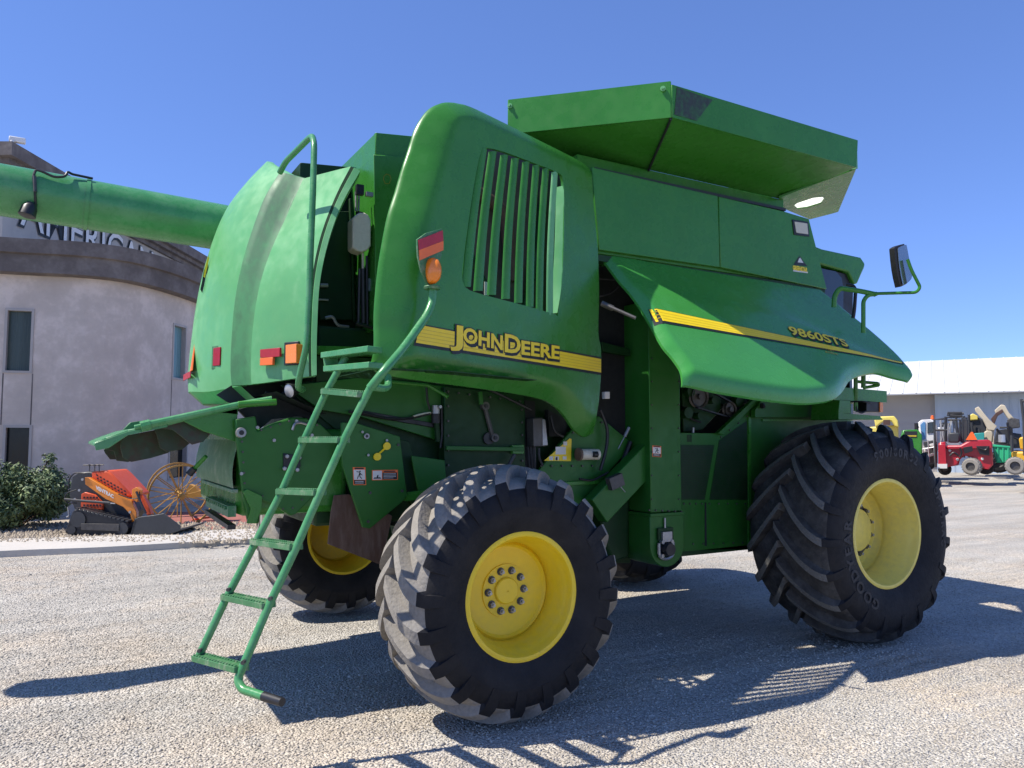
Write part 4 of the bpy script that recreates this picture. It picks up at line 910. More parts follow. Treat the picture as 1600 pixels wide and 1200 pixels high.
# perforated walkway plate behind the shield, over the rear wheel: sun falls through it onto the tyre
g=G(); r_2=random.Random(11); X0_,X1_,Y0_,Y1_,Zp=-.95,.30,-1.95,-1.18,2.15
hl=[]
for i in range(15):
    for j in range(9):
        cx=X0_+.05+(X1_-X0_-.1)*(i+.5*(j%2)*.9)/15+.01; cy=Y0_+.05+(Y1_-Y0_-.1)*j/8; r0_=r_2.choice([.018,.024,.03])
        hl.append([Vector((cx+r0_*math.cos(t*.785),cy+r0_*math.sin(t*.785),Zp)) for t in range(8)])
sl_=1.0
g.poly([(X0_,-1.95,Zp),(-.5,-1.95,Zp),(X1_,-1.62,Zp),(X1_,Y1_,Zp),(X0_,Y1_,Zp)],(0,0,1),.004,holes=[h for h in hl if h[0].y>-1.93+max(0,(h[0].x+.5))*.45+.03 and h[0].x<X1_-.05])
put('walkway_plate',g,'green_dark',cmb)
# ---------------------------------------------------------------- rear hood
def onY(px,y): P=YP(y); return [P.hit(*p) for p in px]
def resamp(P,n):
    P=[Vector(p) for p in P]; L=[0]
    for i in range(1,len(P)): L.append(L[-1]+(P[i]-P[i-1]).length)
    out=[]
    for k in range(n+1):
        d=L[-1]*k/n; i=1
        while i<len(P)-1 and L[i]<d: i+=1
        out.append(P[i-1].lerp(P[i],(d-L[i-1])/max(1e-9,L[i]-L[i-1])))
    return out
NR=34
cL=resamp(crom(onY([(416,253),(385,285),(352,330),(327,395),(311,460),(301,530),(296,585),(297,612)],.32),4),NR)
cM=resamp(crom(onY([(425,258),(398,285),(372,325),(350,380),(336,440),(328,510),(324,580),(326,612)],-.05),4),NR)
cR=resamp(crom(onY([(437,272),(414,310),(391,368),(376,418),(366,470),(361,525),(359,575),(361,603)],-.42),4),NR)
cR2=[p+Vector((-.02,-.02,0)) for p in resamp(crom(onY([(441,271),(418,310),(396,368),(381,418),(371,470),(366,525),(364,575),(366,603)],-.46),4),NR)]
cT=resamp(crom(onY([(474,279),(449,335),(426,385),(410,430),(400,475),(394,525),(392,575),(393,600)],-.62),4),NR)
cT2=resamp(crom(onY([(497,273),(470,330),(445,385),(430,430),(421,475),(416,525),(414,575),(414,598)],-.74),4),NR)
cE=resamp(crom(onY([(548,260),(525,305),(503,362),(490,418),(484,471),(482,525),(482,560),(483,588)],-1.05),4),NR)
cE2=[p+Vector((.05,-.005,0)) for p in cE]
def mirr(c,y,dx): return [Vector((p.x+dx,y,p.z)) for p in c]
cols=[mirr(cL,1.1,.42),mirr(cL,.95,.16),mirr(cL,.7,.05),cL,cM,cR]
cR=[p+Vector((.06,-.03,0)) for p in cR]; cols[-1]=cR
cRa=[p+Vector((.035,.03,0)) for p in cR2]
cRb=[a.lerp(b,.75)+Vector((.035,0,0)) for a,b in zip(cR2,cT)]
cols2=[cT,cT2,cE]
def loft(cols,th,sub=4):
    g=G(); C=[]
    for i in range(len(cols)-1):
        for k in range(sub):
            t=k/sub
            a,b=cols[i],cols[i+1]; z_=cols[max(0,i-1)]; w_=cols[min(len(cols)-1,i+2)]
            C.append([.5*((2*a[j])+(b[j]-z_[j])*t+(2*z_[j]-5*a[j]+4*b[j]-w_[j])*t*t+(3*a[j]-z_[j]-3*b[j]+w_[j])*t**3) for j in range(len(a))])
    C.append(cols[-1]); n=len(C[0]); m=len(C)
    for c in C: g.v+=[tuple(p) for p in c]
    for c in C: g.v+=[tuple(p+Vector((th,.0,0))) for p in c]
    o=n*m
    for i in range(m-1):
        for j in range(n-1):
            a,b,c,d=i*n+j,i*n+j+1,(i+1)*n+j+1,(i+1)*n+j
            g.f.append((a,b,c,d)); g.f.append((o+d,o+c,o+b,o+a)); g.m+=[0,0]
    for i in range(m-1):
        for j in (0,n-1): g.f.append((i*n+j,(i+1)*n+j,o+(i+1)*n+j,o+i*n+j)); g.m.append(0)
    for i in (0,m-1):
        for j in range(n-1): g.f.append((i*n+j,i*n+j+1,o+i*n+j+1,o+i*n+j)); g.m.append(0)
    return g
hood=put('rear_hood',loft(cols,.04),'green_faded',cmb,smooth=True,angle=60)
put('hood_wing',loft(cols2,.04,sub=3),'green_faded',hood,smooth=True,angle=35)
put('hood_groove',loft([cRa,cR2,cRb,cT],.04,sub=3),'green_sooty',hood,smooth=True,angle=50)
# edge flange of the hood with a rubber line
fl=resamp(crom(onY([(562,268),(533,320),(512,379),(499,441),(495,506),(494,550),(494,586)],-1.08),4),NR)
g=G(); n_=NR+1
for k in range(n_):
    a=cE[k]; b=fl[k]; m=a.lerp(b,.35); g.v+=[tuple(a),tuple(m),tuple(m+Vector((.0,-.012,0))),tuple(b+Vector((0,-.012,0))),tuple(b+Vector((.03,.10,0))),tuple(a+Vector((.05,.06,0)))]
for k in range(n_-1):
    for e in range(6): g.f.append((k*6+e,k*6+(e+1)%6,(k+1)*6+(e+1)%6,(k+1)*6+e)); g.m.append(1 if e==0 else 0)
put('hood_flange',g,['green_faded','green_dark'],hood,smooth=True,angle=40)
# bottom return of the hood and black flap under it
g=G(); P=[cols[i][-1] for i in range(len(cols))]
bt_=[Vector((p.x+.10,p.y,p.z-.09)) for p in P]; bt2=[Vector((p.x+.30,p.y,p.z-.12)) for p in P]
for i in range(len(P)-1): g.add([P[i],P[i+1],bt_[i+1],bt_[i]],[(0,1,2,3)]); g.add([bt_[i],bt_[i+1],bt2[i+1],bt2[i]],[(0,1,2,3)])
put('hood_lip',g,'green_faded',hood,smooth=True,angle=60)
g=G(); 
for i in range(6):
    a=bt2[1].lerp(bt2[-1],.0); y0=.9-.3*i*.9
    g.add([(-1.28,1.0-.33*i,2.06),(-1.28,.68-.33*i,2.06),(-.95,.68-.33*i,1.92),(-.95,1.0-.33*i,1.92)],[(0,1,2,3)])
    g.tube([(-1.28,1.0-.33*i,2.07),(-.95,1.0-.33*i,1.93)],.012,n=6)
addplate(g,[(338,617),(362,602),(400,596),(475,590),(475,606),(455,612),(400,628),(372,634),(355,628)],YP(-.35),.02); put('rubber_flap',g,'black',hood)
# lamps and reflectors on the hood
def onhood(px,py,y,off=0): p=YP(y).hit(px,py); return p+Vector((-off,-off*.3,0))
def hp(px,py,y,d=-.012): return YP(y).hit(px,py)+(CAM-YP(y).hit(px,py)).normalized()*(-d if d>0 else -d)
def pad(name,px,ys,mat,th=.03,out=.02,parent=hood,label=None):
    P=[YP(y).hit(*p) for p,y in zip(px,ys)]; P=[p+(CAM-p).normalized()*out for p in P]
    n=(P[1]-P[0]).cross(P[2]-P[0]).normalized(); 
    if n.dot(P[0]-CAM)<0: n=-n
    return put(name,G().poly([P[0],P[1],P[2],P[2]+(P[3]-P[2])-n*n.dot(P[3]-P[0])],n,th),mat,parent,bevel=.003)
pad('tail_lamp',[(333,544),(344,542),(343,571),(332,572)],(-.1,-.2,-.2,-.1),'red_lens',.05,.03)
pad('lamp_housing',[(331,541),(345,539),(344,576),(331,577)],(-.1,-.2,-.2,-.1),'green_worn',.04,.015)
pad('turn_lamp',[(446,539),(463,537),(463,567),(445,568)],(-.88,-.98,-.98,-.88),'amber',.06,.05)
pad('lamp_housing',[(444,535),(466,533),(466,570),(443,571)],(-.88,-.98,-.98,-.88),'black',.05,.02)
pad('red_reflector',[(406,546),(437,543),(437,557),(406,559)],(-.72,-.86,-.86,-.72),'red_reflect',.02,.032)
pad('orange_reflector',[(406,559.5),(426,558),(426,570),(405,571)],(-.72,-.82,-.82,-.72),'orange_reflect',.02,.030)
# slow vehicle triangle on the far rear face (seen edge-on)
g=G(); X_=YP(.33).hit(300,560).x-.03; zc=YP(.33).hit(300,552).z
tp=[(X_+.05,.33,zc+.19),(X_,.10,zc-.15),(X_,.56,zc-.15)]; g.poly(tp,(1,0,0),.008,mi=0); put('slow_vehicle_triangle',g,'orange_reflect',hood)
g=G(); g.poly([(X_-.003,.14,zc-.20),(X_-.003,.55,zc-.20),(X_-.003,.55,zc-.153),(X_-.003,.14,zc-.153)],(1,0,0),.006); put('red_border',g,'red_reflect',hood)
# emblem on the upper rear face
em=[(326,398),(322,412),(318,425),(316,438),(313,452),(316,458),(319,446),(322,430),(326,420),(325,410)]
g=G(); g.poly([YP(.22).hit(*p)+(CAM-YP(.22).hit(*p)).normalized()*.05 for p in em],YP(.22).n,.002,mi=0)
g.poly([YP(.22).hit(*p)+(CAM-YP(.22).hit(*p)).normalized()*.054 for p in [(325,400),(321,415),(318,432),(320,434),(324,418),(327,403)]],YP(.22).n,.002,mi=1); put('emblem_decal',g,['black_decal','decal_yellow'],hood)
# work lamp under the hood
g=G(); c_=YP(-.95).hit(455,610); ax_=Vector((-.86,-.45,-.25)).normalized(); g.lathe([(-.05,.03),(-.0,.046),(.02,.052),(.026,.05)],c_,ax_,n=24,mi=0); g.lathe([(.02,.044),(.024,.03),(.025,.0001)],c_,ax_,n=24,mi=1); put('work_lamp',g,['black','silver'],hood,smooth=True,angle=40)
# handrail
hz_=4.75
g=G(); g.tube([D(437,270,5.25),D(446,253,5.2),D(488,211,4.95),D(491,225,4.85),D(489,300,4.75),D(485,400,4.68),D(483,470,4.66),D(479,540,4.64),D(467,592,4.66),D(466,606,4.7),D(473,609,4.85)],.020,n=12,fil=.05); put('handrail',g,'green_tube',hood,smooth=True)
# ---------------------------------------------------------------- ladder
Rr=[((378,1045),3.62),((420,946),3.74),((463,855),3.83),((500,770),3.91),((537,688),3.97),((568,617),4.01)]
Ll=[((310,1027),3.97),((355,932),4.09),((400,846),4.18),((440,768),4.26),((475,688),4.33),((510,612),4.38)]
g=G()
g.tube([ra]+[D(*p,d) for p,d in Rr[::-1][1:]]+[D(371,1062,3.61),D(378,1077,3.58),D(418,1090,3.50)],.0205,n=14,fil=.05)
g.tube([D(540,558,4.42)]+[D(*p,d) for p,d in Ll[::-1]]+[D(309,1033,3.97)],.0205,n=14,fil=0)
lad=put('ladder',g,'green_tube',cmb,smooth=True)
put('handrail_bracket',ARM,'green_tube',lad,smooth=True)
g=G(); g.tube([D(412,1088,3.51),D(425,1092,3.48),D(441,1097,3.44)],[.022,.022,.020],n=14,fil=0); put('rubber_grip',g,'black',lad,smooth=True,angle=40)
for i in range(6):
    a=D(*Ll[i][0],Ll[i][1]);b=D(*Rr[i][0],Rr[i][1]); up=Vector((0,0,1)); d=(b-a).normalized(); sdv=Vector((d.y,-d.x,0)).normalized()
    g=G(); c=(a+b)/2; L0=(b-a).length; dd=Vector((d.x,d.y,d.z)); s2=dd.cross(up).normalized(); u2=s2.cross(dd)
    g.box(c,(L0,.075,.028),(dd,s2,u2))
    N=22 if i>1 else 16
    for k in range(N): 
        g.box(c+dd*(L0*((k+.5)/N-.5))+u2*.016+s2*.026,(L0/N*.55,.014,.009),(dd,s2,u2)); g.box(c+dd*(L0*((k+.5)/N-.5))+u2*.016-s2*.026,(L0/N*.55,.014,.009),(dd,s2,u2))
    put('rung',g,'green_worn',lad,bevel=.002)
for i in (0,1):
    for P_ in (Rr,Ll):
        g=G(); p=D(P_[i+0][0][0]+4,P_[i][0][1]-12,P_[i][1]); g.lathe([(-.03,.010),(.03,.010)],p,FH,n=8,close=True); put('bolt',g,'steel_dark',lad)
# lamp on top of the bracket: bell-shaped plate with reflector bars and an amber lamp
LPp=Pl(op(675,452,.13),PANEL.n)
bl=[tuple(p) for p in crom([LPp.uv(*p) for p in [(652,374),(666,364),(691,357),(692,380),(690,400),(682,424),(677,443),(668,446),(658,422),(653,400)]],1,True)]
g=G(); g.poly([LPp.w(*p,.0) for p in bl],LPp.n,.012); lp_=put('lamp_plate',g,'green_worn',lad,bevel=.002)
g=G(); addplate(g,[(653,375),(691,360),(692,376),(654,391)],LPp,.004,d=-.005); put('red_reflector',g,'red_reflect',lp_)
g=G(); addplate(g,[(654,391),(692,376.5),(692,391),(655,407)],LPp,.004,d=-.005); put('orange_reflector',g,'orange_reflect',lp_)
g=G(); c_=LPp.hit(673,424); 
for k in range(1): g.lathe([(0,.058),(.03,.056),(.055,.045),(.07,.025),(.074,.0001)],c_,-LPp.n,n=24)
g.v=[tuple(Vector((v[0],v[1],c_.z+(v[2]-c_.z)*1.35))) for v in g.v]; g.v=[tuple(c_+LPp.u*((Vector(v)-c_).dot(LPp.u)*.72)+LPp.v*(Vector(v)-c_).dot(LPp.v)+LPp.n*(Vector(v)-c_).dot(LPp.n)) for v in g.v]
put('amber_lamp',g,'amber',lp_,smooth=True)
g=G(); g.lathe([(-.012,.045),(0,.05),(.006,.045)],LPp.hit(675,449),(0,0,1),n=16,close=True); put('lamp_base',g,'green_worn',lp_,smooth=True)
# step frame at the top of the ladder
g=G()
for (a,b,c,d) in [((512,556),(586,546),4.5,4.2),((516,577),(588,571),4.5,4.2)]:
    p,q=D(*a,c),D(*b,d); g.beam(p,q,.10,.035)
g.beam(D(516,558,4.5),D(519,580,4.5),.08,.03,up=Vector((0,1,0))); st=put('step_frame',g,'green_tube',cmb,bevel=.004)
# ---------------------------------------------------------------- straw chopper housing, tailboard
CH=YP(-.86)
ch=plate('chopper_housing',[(367,655),(400,650),(403,673),(425,662),(455,652),(478,653),(500,662),(530,690),(517,720),(506,760),(463,803),(453,806),(430,790),(408,782),(405,818),(388,818),(377,763),(370,700)],CH,.05,'green_low',cmb,bevel=.01)
g=G(); x0c=CH.hit(372,700).x; g.bb(x0c+.01,x0c+.75,-.80,.8,1.25,1.82); put('chopper_drum_case',g,'green',ch,bevel=.05)
g=G(); 
for p in ((376,676),(543,708)): g.lathe([(-.03,.03),(.0,.035)],CH.hit(*p),(0,1,0),n=18,close=True,mi=1); g.lathe([(-.034,.016),(.0,.016)],CH.hit(*p),(0,1,0),n=12,close=True,mi=0)
put('pivot_bush',g,['black','steel'],ch)
g=G(); q=YP(-.875); addplate(g,[(443,708),(468,712),(470,728),(466,735),(443,733)],q,.02,mi=0)
for p in ((448,713),(467,715),(444,732),(464,734)): g.lathe([(-.02,.014),(0,.014)],q.hit(*p),(0,1,0),n=8,close=True,mi=1)
put('bearing_plate',g,['black','steel'],ch,bevel=.003)
for p in ((402,668),(377,740),(428,688),(463,658),(487,680),(383,770)):
    g=G(); g.lathe([(-.012,.011),(0,.012)],CH.hit(*p),(0,1,0),n=8,close=True); put('bolt',g,'steel',ch)
g=G(); g.tube([q.hit(*p) for p in [(457,672),(460,662),(468,660),(480,663)]],.009,n=6,fil=.03); put('wire_hook',g,'steel',ch,smooth=True)
# curved rear sheet and knife row
RXX=XP(x0c)
g=G(); 
o=len(g.v); N=10
zt1=RXX.hit(345,680).z; zb1=RXX.hit(350,757).z
for k in range(N+1):
    t=k/N; z=zt1+(zb1-zt1)*t; xx=x0c+.02-.05*math.sin(t*2.2)
    g.v+=[(xx,-.85,z),(xx,.78,z)]
for k in range(N): g.f.append((2*k,2*k+1,2*k+3,2*k+2)); g.m.append(0)
put('rear_sheet',g,'green_worn',ch,smooth=True)
g=G(); g.bb(x0c-.03,x0c+.01,-.85,.42,zb1-.03,zb1-.005); put('sheet_edge',g,'green_worn',ch,bevel=.004)
g=G()
zk=RXX.hit(370,765).z; zk2=RXX.hit(370,795).z
g.bb(x0c+.10,x0c+.15,-.8,.12,zk2-.02,zk+.05,mi=0)
for k in range(20): g.bb(x0c+.03,x0c+.10,-.78+k*.045,-.775+k*.045+.006,zk2-.01,zk+.04,mi=1)
kn=put('knife_row',g,['dark','rust_plate'],ch)
g=G(); g.beam((x0c-.02,-.82,zk2-.02),(x0c-.02,.10,zk2-.02),.05,.07); 
for k in range(10): g.box((x0c-.05,-.76+k*.085,zk2+.0),(.02,.02,.02))
g.beam((x0c-.02,-.82,zk2-.12),(x0c-.02,.15,zk2-.10),.05,.03,mi=1); put('knife_bar',g,['green_worn','black'],ch)
g=G(); addplate(g,[(380,768),(386,764),(410,775),(409,795),(400,818),(386,818),(392,795)],YP(-.88),.03); put('knife_bracket',g,'green',ch,bevel=.003)
# tailboard with curved fins
TZ=YP(-.78)
tipn=TZ.hit(150,692); rootn=TZ.hit(368,645); 
tb=G(); prof=[TZ.hit(*p) for p in [(147,692),(165,684),(200,672),(262,660),(330,643),(372,634)]]
wT=1.55
for i in range(len(prof)-1):
    a,b=prof[i],prof[i+1]; tb.poly([a,b,b+Vector((0,wT,0)),a+Vector((0,wT,0))],(0,0,-1),.02)
tbo=put('tailboard',tb,'green_tube',cmb,bevel=.004)
g=G(); g.poly([TZ.hit(*p)-TZ.n*.004 for p in [(147,693),(165,686),(200,674),(262,662),(262,667),(200,680),(170,700),(150,704)]],(0,1,0),.02); g.tube([TZ.hit(210,668),TZ.hit(300,650)],.016,n=8); put('board_edge',g,'green_tube',tbo,bevel=.003)
g=G(); g.tube([YP(-.80).hit(225,665),YP(-.82).hit(372,633),YP(-.86).hit(425,624)],.024,n=10,fil=.05); g.tube([YP(-.80).hit(220,667),YP(-.80).hit(235,663)],.035,n=10); put('adjusting_tube',g,'green_tube',tbo,smooth=True)
g=G(); addplate(g,[(192,672),(203,660),(230,656),(240,664)],YP(-.60),.05,mi=0); put('board_bracket',g,'green_worn',tbo,bevel=.004)
g=G(); addplate(g,[(280,655),(372,637),(368,690),(318,674)],YP(-.80),.02); put('board_gusset',g,'green',tbo,bevel=.003)
def fin(yo,px):
    Pn=YP(yo); P=[Pn.hit(*p) for p in px]; g=G()
    top_=P[0];
    g.poly(P,(0,1,0),.012); o=put('fin',g,'fin',tbo,bevel=.003)
fin(-.70,[(300,655),(335,671),(318,690),(300,695),(270,672),(245,668),(270,660)])
fin(-.45,[(240,668),(300,668),(300,690),(285,702),(262,706),(250,700),(245,680)])
fin(-.25,[(190,682),(262,668),(290,690),(262,708),(235,716),(205,722),(192,715),(188,700)])
fin(.10,[(163,702),(200,680),(235,690),(240,712),(200,722),(182,720),(178,705)])
fin(.35,[(162,703),(185,690),(195,700),(190,718),(172,718),(164,708)])
g=G(); g.tube([YP(-.7).hit(294,742),YP(-.7).hit(300,735)],.02,n=8,mi=1); g.tube([YP(-.7).hit(300,736),YP(-.78).hit(322,713)],.014,n=8,mi=0); g.tube([YP(-.7).hit(296,741),YP(-.72).hit(304,732)],.022,n=8,mi=1); put('spreader_handle',g,['green','black'],tbo,smooth=True)
# link from chopper to the hood
g=G(); g.tube([YP(-.86).hit(372,632),YP(-.88).hit(432,628)],.022,n=8); addplate(g,[(335,640),(372,636),(372,648),(345,645)],YP(-.8),.3); put('chopper_link',g,'green',ch,bevel=.003)
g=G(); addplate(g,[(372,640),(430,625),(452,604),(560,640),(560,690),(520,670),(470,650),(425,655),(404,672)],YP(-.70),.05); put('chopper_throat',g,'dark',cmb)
# triangular guard with stickers
GP=YP(-1.0)
gd=plate('guard_plate',[(534,660),(560,662),(625,682),(636,774),(630,783),(578,826),(567,824),(535,727),(533,700)],GP,.03,'green_low',cmb,bevel=.004)
warn('warning_sticker',[(551,730),(571,730),(571.5,758.5),(552,758)],GP,gd)
warn('warning_sticker',[(581,734.5),(621.5,734),(621.5,751),(581,750.5)],GP,gd,horizontal=True)
g=G(); gq=YP(-1.01)
for p,m_ in (((589,713.5),2),((604,697),2)): g.lathe([(-.012,.019 if m_==1 else .026),(0,.02 if m_==1 else .026)],gq.hit(*p),(0,1,0),n=18,close=True,mi=m_)
g.tube([gq.hit(592,709),gq.hit(601,701)],.007,n=6,mi=2); put('grease_decal',g,['black','steel','decal_yellow'],gd); g=G(); g.lathe([(-.012,.019),(0,.02)],gq.hit(572.5,681.5),(0,1,0),n=18,close=True,mi=1); g.lathe([(-.014,.010),(0,.010)],gq.hit(572.5,681.5),(0,1,0),n=12,close=True,mi=0); put('pivot_bush',g,['black','steel'],gd)
for p in ((566,675),(575,711),(604,688)):
    g=G(); g.lathe([(-.01,.009),(0,.009)],gq.hit(*p),(0,1,0),n=8,close=True,mi=1); put('bolt',g,['black','steel'],gd)
for p in ((622,695),(628,767),(578,770),(575,815)):
    g=G(); g.lathe([(-.010,.010),(0,.011)],GP.hit(*p),(0,1,0),n=6,close=True); put('bolt',g,'steel_dark',gd)
g=G(); gj=G(); addplate(gj,[(624,686),(640,690),(648,720),(660,735),(661,790),(652,780),(637,776)],YP(-.9),.04,mi=0); addplate(gj,[(643,712),(695,719),(700,782),(656,780)],YP(-.97),.02,mi=1); put('wheel_guard',gj,['green_dark','green_low'],cmb,bevel=.004)
g=G(); g.beam(YP(-.95).hit(632,776),YP(-.95).hit(690,768),.05,.06); put('guard_strut',g,'green',cmb)
plate('rubber_flap',[(522,774),(545,772),(613,806),(606,840),(594,882),(512,850),(517,800)],YP(-.86),.012,'rust_plate',cmb,bevel=.003)
g=G(); g.tube([YP(-.8).hit(598,880),YP(-.7).hit(592,878)],.012,n=8); g.beam(YP(-.8).hit(600,800),YP(-.8).hit(612,870),.04,.05,up=Vector((0,1,0))); put('flap_bracket',g,'green_dark',cmb)
# ---------------------------------------------------------------- unloading auger
a=YP(1.15).hit(372,360);b=YP(1.15).hit(0,296.5); d=(b-a).normalized()
L_end=b+d*1.5
g=G(); g.tube([a-d*1.2,a,b,L_end],.205,n=40,fil=0); 
au=put('unloading_auger',g,'green_tube',cmb,smooth=True,angle=40)
g=G(); g.tube([L_end-d*.03,L_end+d*.08,L_end+d*.2+Vector((0,0,-.12)),L_end+d*.24+Vector((0,0,-.35))],.23,n=24,fil=.1); put('auger_spout',g,'black',au,smooth=True)
def aup(px,py,o=.0):
    """point on the near surface of the auger tube under a pixel"""
    r_=ray(px,py); w0=CAM-a; A_=r_-d*r_.dot(d); B_=w0-d*w0.dot(d); qa=A_.dot(A_);qb=2*A_.dot(B_);qc=B_.dot(B_)-(.205+o)**2
    t=(-qb-math.sqrt(max(0,qb*qb-4*qa*qc)))/(2*qa); return CAM+r_*t
g=G(); g.tube([aup(53,340,.05),aup(56,326,.02),aup(55,300,.012),aup(52,275,.012),aup(56,265,.03),aup(66,268,.03),aup(85,277,.02),aup(102,276,.03),aup(106,268,.05),aup(112,272,.03),aup(145,279,.02)],.010,n=8,fil=.03,mi=0); g.tube([aup(54,275,.02),aup(55,300,.02)],.013,n=8,mi=1); put('auger_cable',g,['black','steel_dark'],au,smooth=True)
g=G(); c_=aup(45,328,.06); g.lathe([(-.06,.03),(-.02,.055),(.05,.062),(.055,.05)],c_,Vector((-.25,-.1,-1)).normalized(),n=20,mi=0,close=True); put('auger_lamp',g,['black'],au,smooth=True,angle=40)
g=G(); g.lathe([(0,.212),(.03,.212)],b+d*-.62,d,n=40); put('auger_joint',g,'green_tube',au,smooth=True)
# auger cradle
g=G(); g.beam((-1.0,1.0,2.9),(-1.0,1.15,3.45),.08,.06,up=Vector((1,0,0))); put('auger_rest',g,'green_dark',cmb)

# rows of flange bolts, ribs and lines on the lower machinery
def bolts(pl,path,n,parent,r_=.008,mat='steel_dark'):
    P=resamp([pl.hit(*p) for p in path],n)
    for p in P: g=G(); g.lathe([(-.010,r_),(.004,r_*1.1)],p,pl.n,n=6,close=True); put('bolt',g,mat,parent)
bolts(YP(-.90),[(700,612),(812,627)],7,cp_); bolts(YP(-.885),[(700,612),(700,750)],6,cp_); bolts(YP(-.885),[(815,640),(816,740)],5,cp_)
bolts(YP(-.905),[(845,728),(925,728)],5,lp); bolts(YP(-.905),[(895,676),(940,660)],3,lp)
bolts(YP(-1.145),[(1014,797),(1064,799)],5,el,.007); bolts(EV,[(1018,560),(1018,780)],6,el,.006); bolts(EV,[(1060,560),(1060,780)],6,el,.006)
bolts(PN,[(1068,787),(1096,787)],3,lw,.007); bolts(PN,[(1108,787),(1164,787)],4,lw,.007); bolts(PN,[(1066,850),(1160,848)],6,lw,.007); bolts(PN,[(1126,683),(1180,640)],4,lw,.007)
bolts(CH,[(378,690),(382,755)],4,ch,.007); bolts(CH,[(408,672),(455,657),(495,664)],6,ch,.007); bolts(CH,[(410,775),(450,800),(500,755)],6,ch,.006)
g=G(); g.beam(YP(-.93).hit(697,700),YP(-.93).hit(818,702),.02,.03); g.beam(YP(-.93).hit(750,612),YP(-.93).hit(752,632),.02,.03,up=Vector((1,0,0))); put('cover_rib',g,'green_low',cp_,bevel=.003)
g=G()
for (pts,y_,r_) in [([(700,598),(760,606),(830,640)],-1.0,.012),([(842,700),(842,715),(848,728)],-1.0,.010),([(860,650),(866,675),(880,682)],-.95,.012),([(938,640),(950,670),(948,700),(938,735)],-.96,.014),([(905,748),(925,752),(950,738)],-.98,.009),([(985,690),(968,735),(940,760)],-.93,.02)]:
    g=G(); g.tube([YP(y_).hit(*p) for p in pts],r_,n=8,fil=.08); put('hydraulic_hose',g,'black',cmb,smooth=True)
for (x,y,r_) in ((1092,620,.10),(1140,640,.07)): 
    g=G(); c_=YP(-.97).hit(x,y); g.lathe([(-.02,r_),(-.012,r_*.86),(.0,r_*.84),(.012,r_*.86),(.02,r_)],c_,(0,1,0),n=28); g.lathe([(0,r_*.86),(.0,.02)],c_,(0,1,0),n=28); g.lathe([(-.03,.025),(.03,.025)],c_,(0,1,0),n=12,close=True); put('belt_pulley',g,'steel_dark',cmb,smooth=True,angle=40)
g=G(); c1_=YP(-.97).hit(1092,620); c2_=YP(-.97).hit(1140,640); e_=(c2_-c1_).normalized(); nrm=Vector((-e_.z,0,e_.x))
for sg in (1,-1): g.beam(c1_+nrm*.1*sg,c2_+nrm*.07*sg,.03,.012,up=nrm)
put('drive_belt',g,'black',cmb)
# ================================================================= LEFT: KERB, PLANTING BED, BUILDING
def camp(px,z,h=0):
    """ground-plan point at horizontal depth z under column px, at height h"""
    t=(px-800)/FPX; p=CAM+FH*z+RT*t*z; return Vector((p.x,p.y,h))
k1=[ZP(0).hit(*p) for p in [(-260,887),(0,870),(150,864),(300,855),(395,850),(560,842)]]
k2=[ZP(0).hit(*p) for p in [(-260,862),(0,852),(150,847),(300,839),(395,835),(560,829)]]
g=G(); K1=crom([(p.x,p.y) for p in k1],5);K2=crom([(p.x,p.y) for p in k2],5)
for a,b in zip(K1,K2): g.v+=[(a.x,a.y,-.05),(a.x,a.y,.085),(a.x+(b.x-a.x)*.03,a.y+(b.y-a.y)*.03,.10),(b.x,b.y,.10),(b.x,b.y,-.05)]
for i in range(len(K1)-1):
    for e in range(4): g.f.append((i*5+e,i*5+e+1,i*5+e+6,i*5+e+5)); g.m.append(0)
pv=put('pavement',g,'concrete',smooth=True,angle=30); struct(pv)
g=G(); far=[camp(px,26) for px in (560,300,0,-300)]
g.poly([Vector((p.x,p.y,.075)) for p in K2]+[Vector((p.x,p.y,.075)) for p in far],(0,0,-1),.02)
bed=put('planting_bed',g,'pebble'); struct(bed)
# pebbles in the bed
g=G(); rr=random.Random(5)
for k in range(2600):
    px=rr.uniform(-20,420); z=rr.uniform(12.3,15.2); p=camp(px,z,.09); s_=rr.uniform(.02,.05)
    a=rr.random()*6.28; vs=[]
    for q in range(5): vs.append(p+Vector((math.cos(a+q*1.256)*s_*rr.uniform(.7,1.2),math.sin(a+q*1.256)*s_*rr.uniform(.7,1.2),-.01)))
    vs.append(p+Vector((0,0,s_*.8))); g.add(vs,[(q,(q+1)%5,5) for q in range(5)])
tag(put('pebbles',g,'pebble'),'tan river pebbles covering the planting bed by the grey building','pebbles',kind='stuff')
g=G(); g.poly([ZP(.075).hit(*p)+Vector((0,0,.006)) for p in [(330,828),(395,822),(470,815),(470,800),(260,800),(250,812)]],(0,0,-1),.01)
struct(put('path',g,'paver_red'))
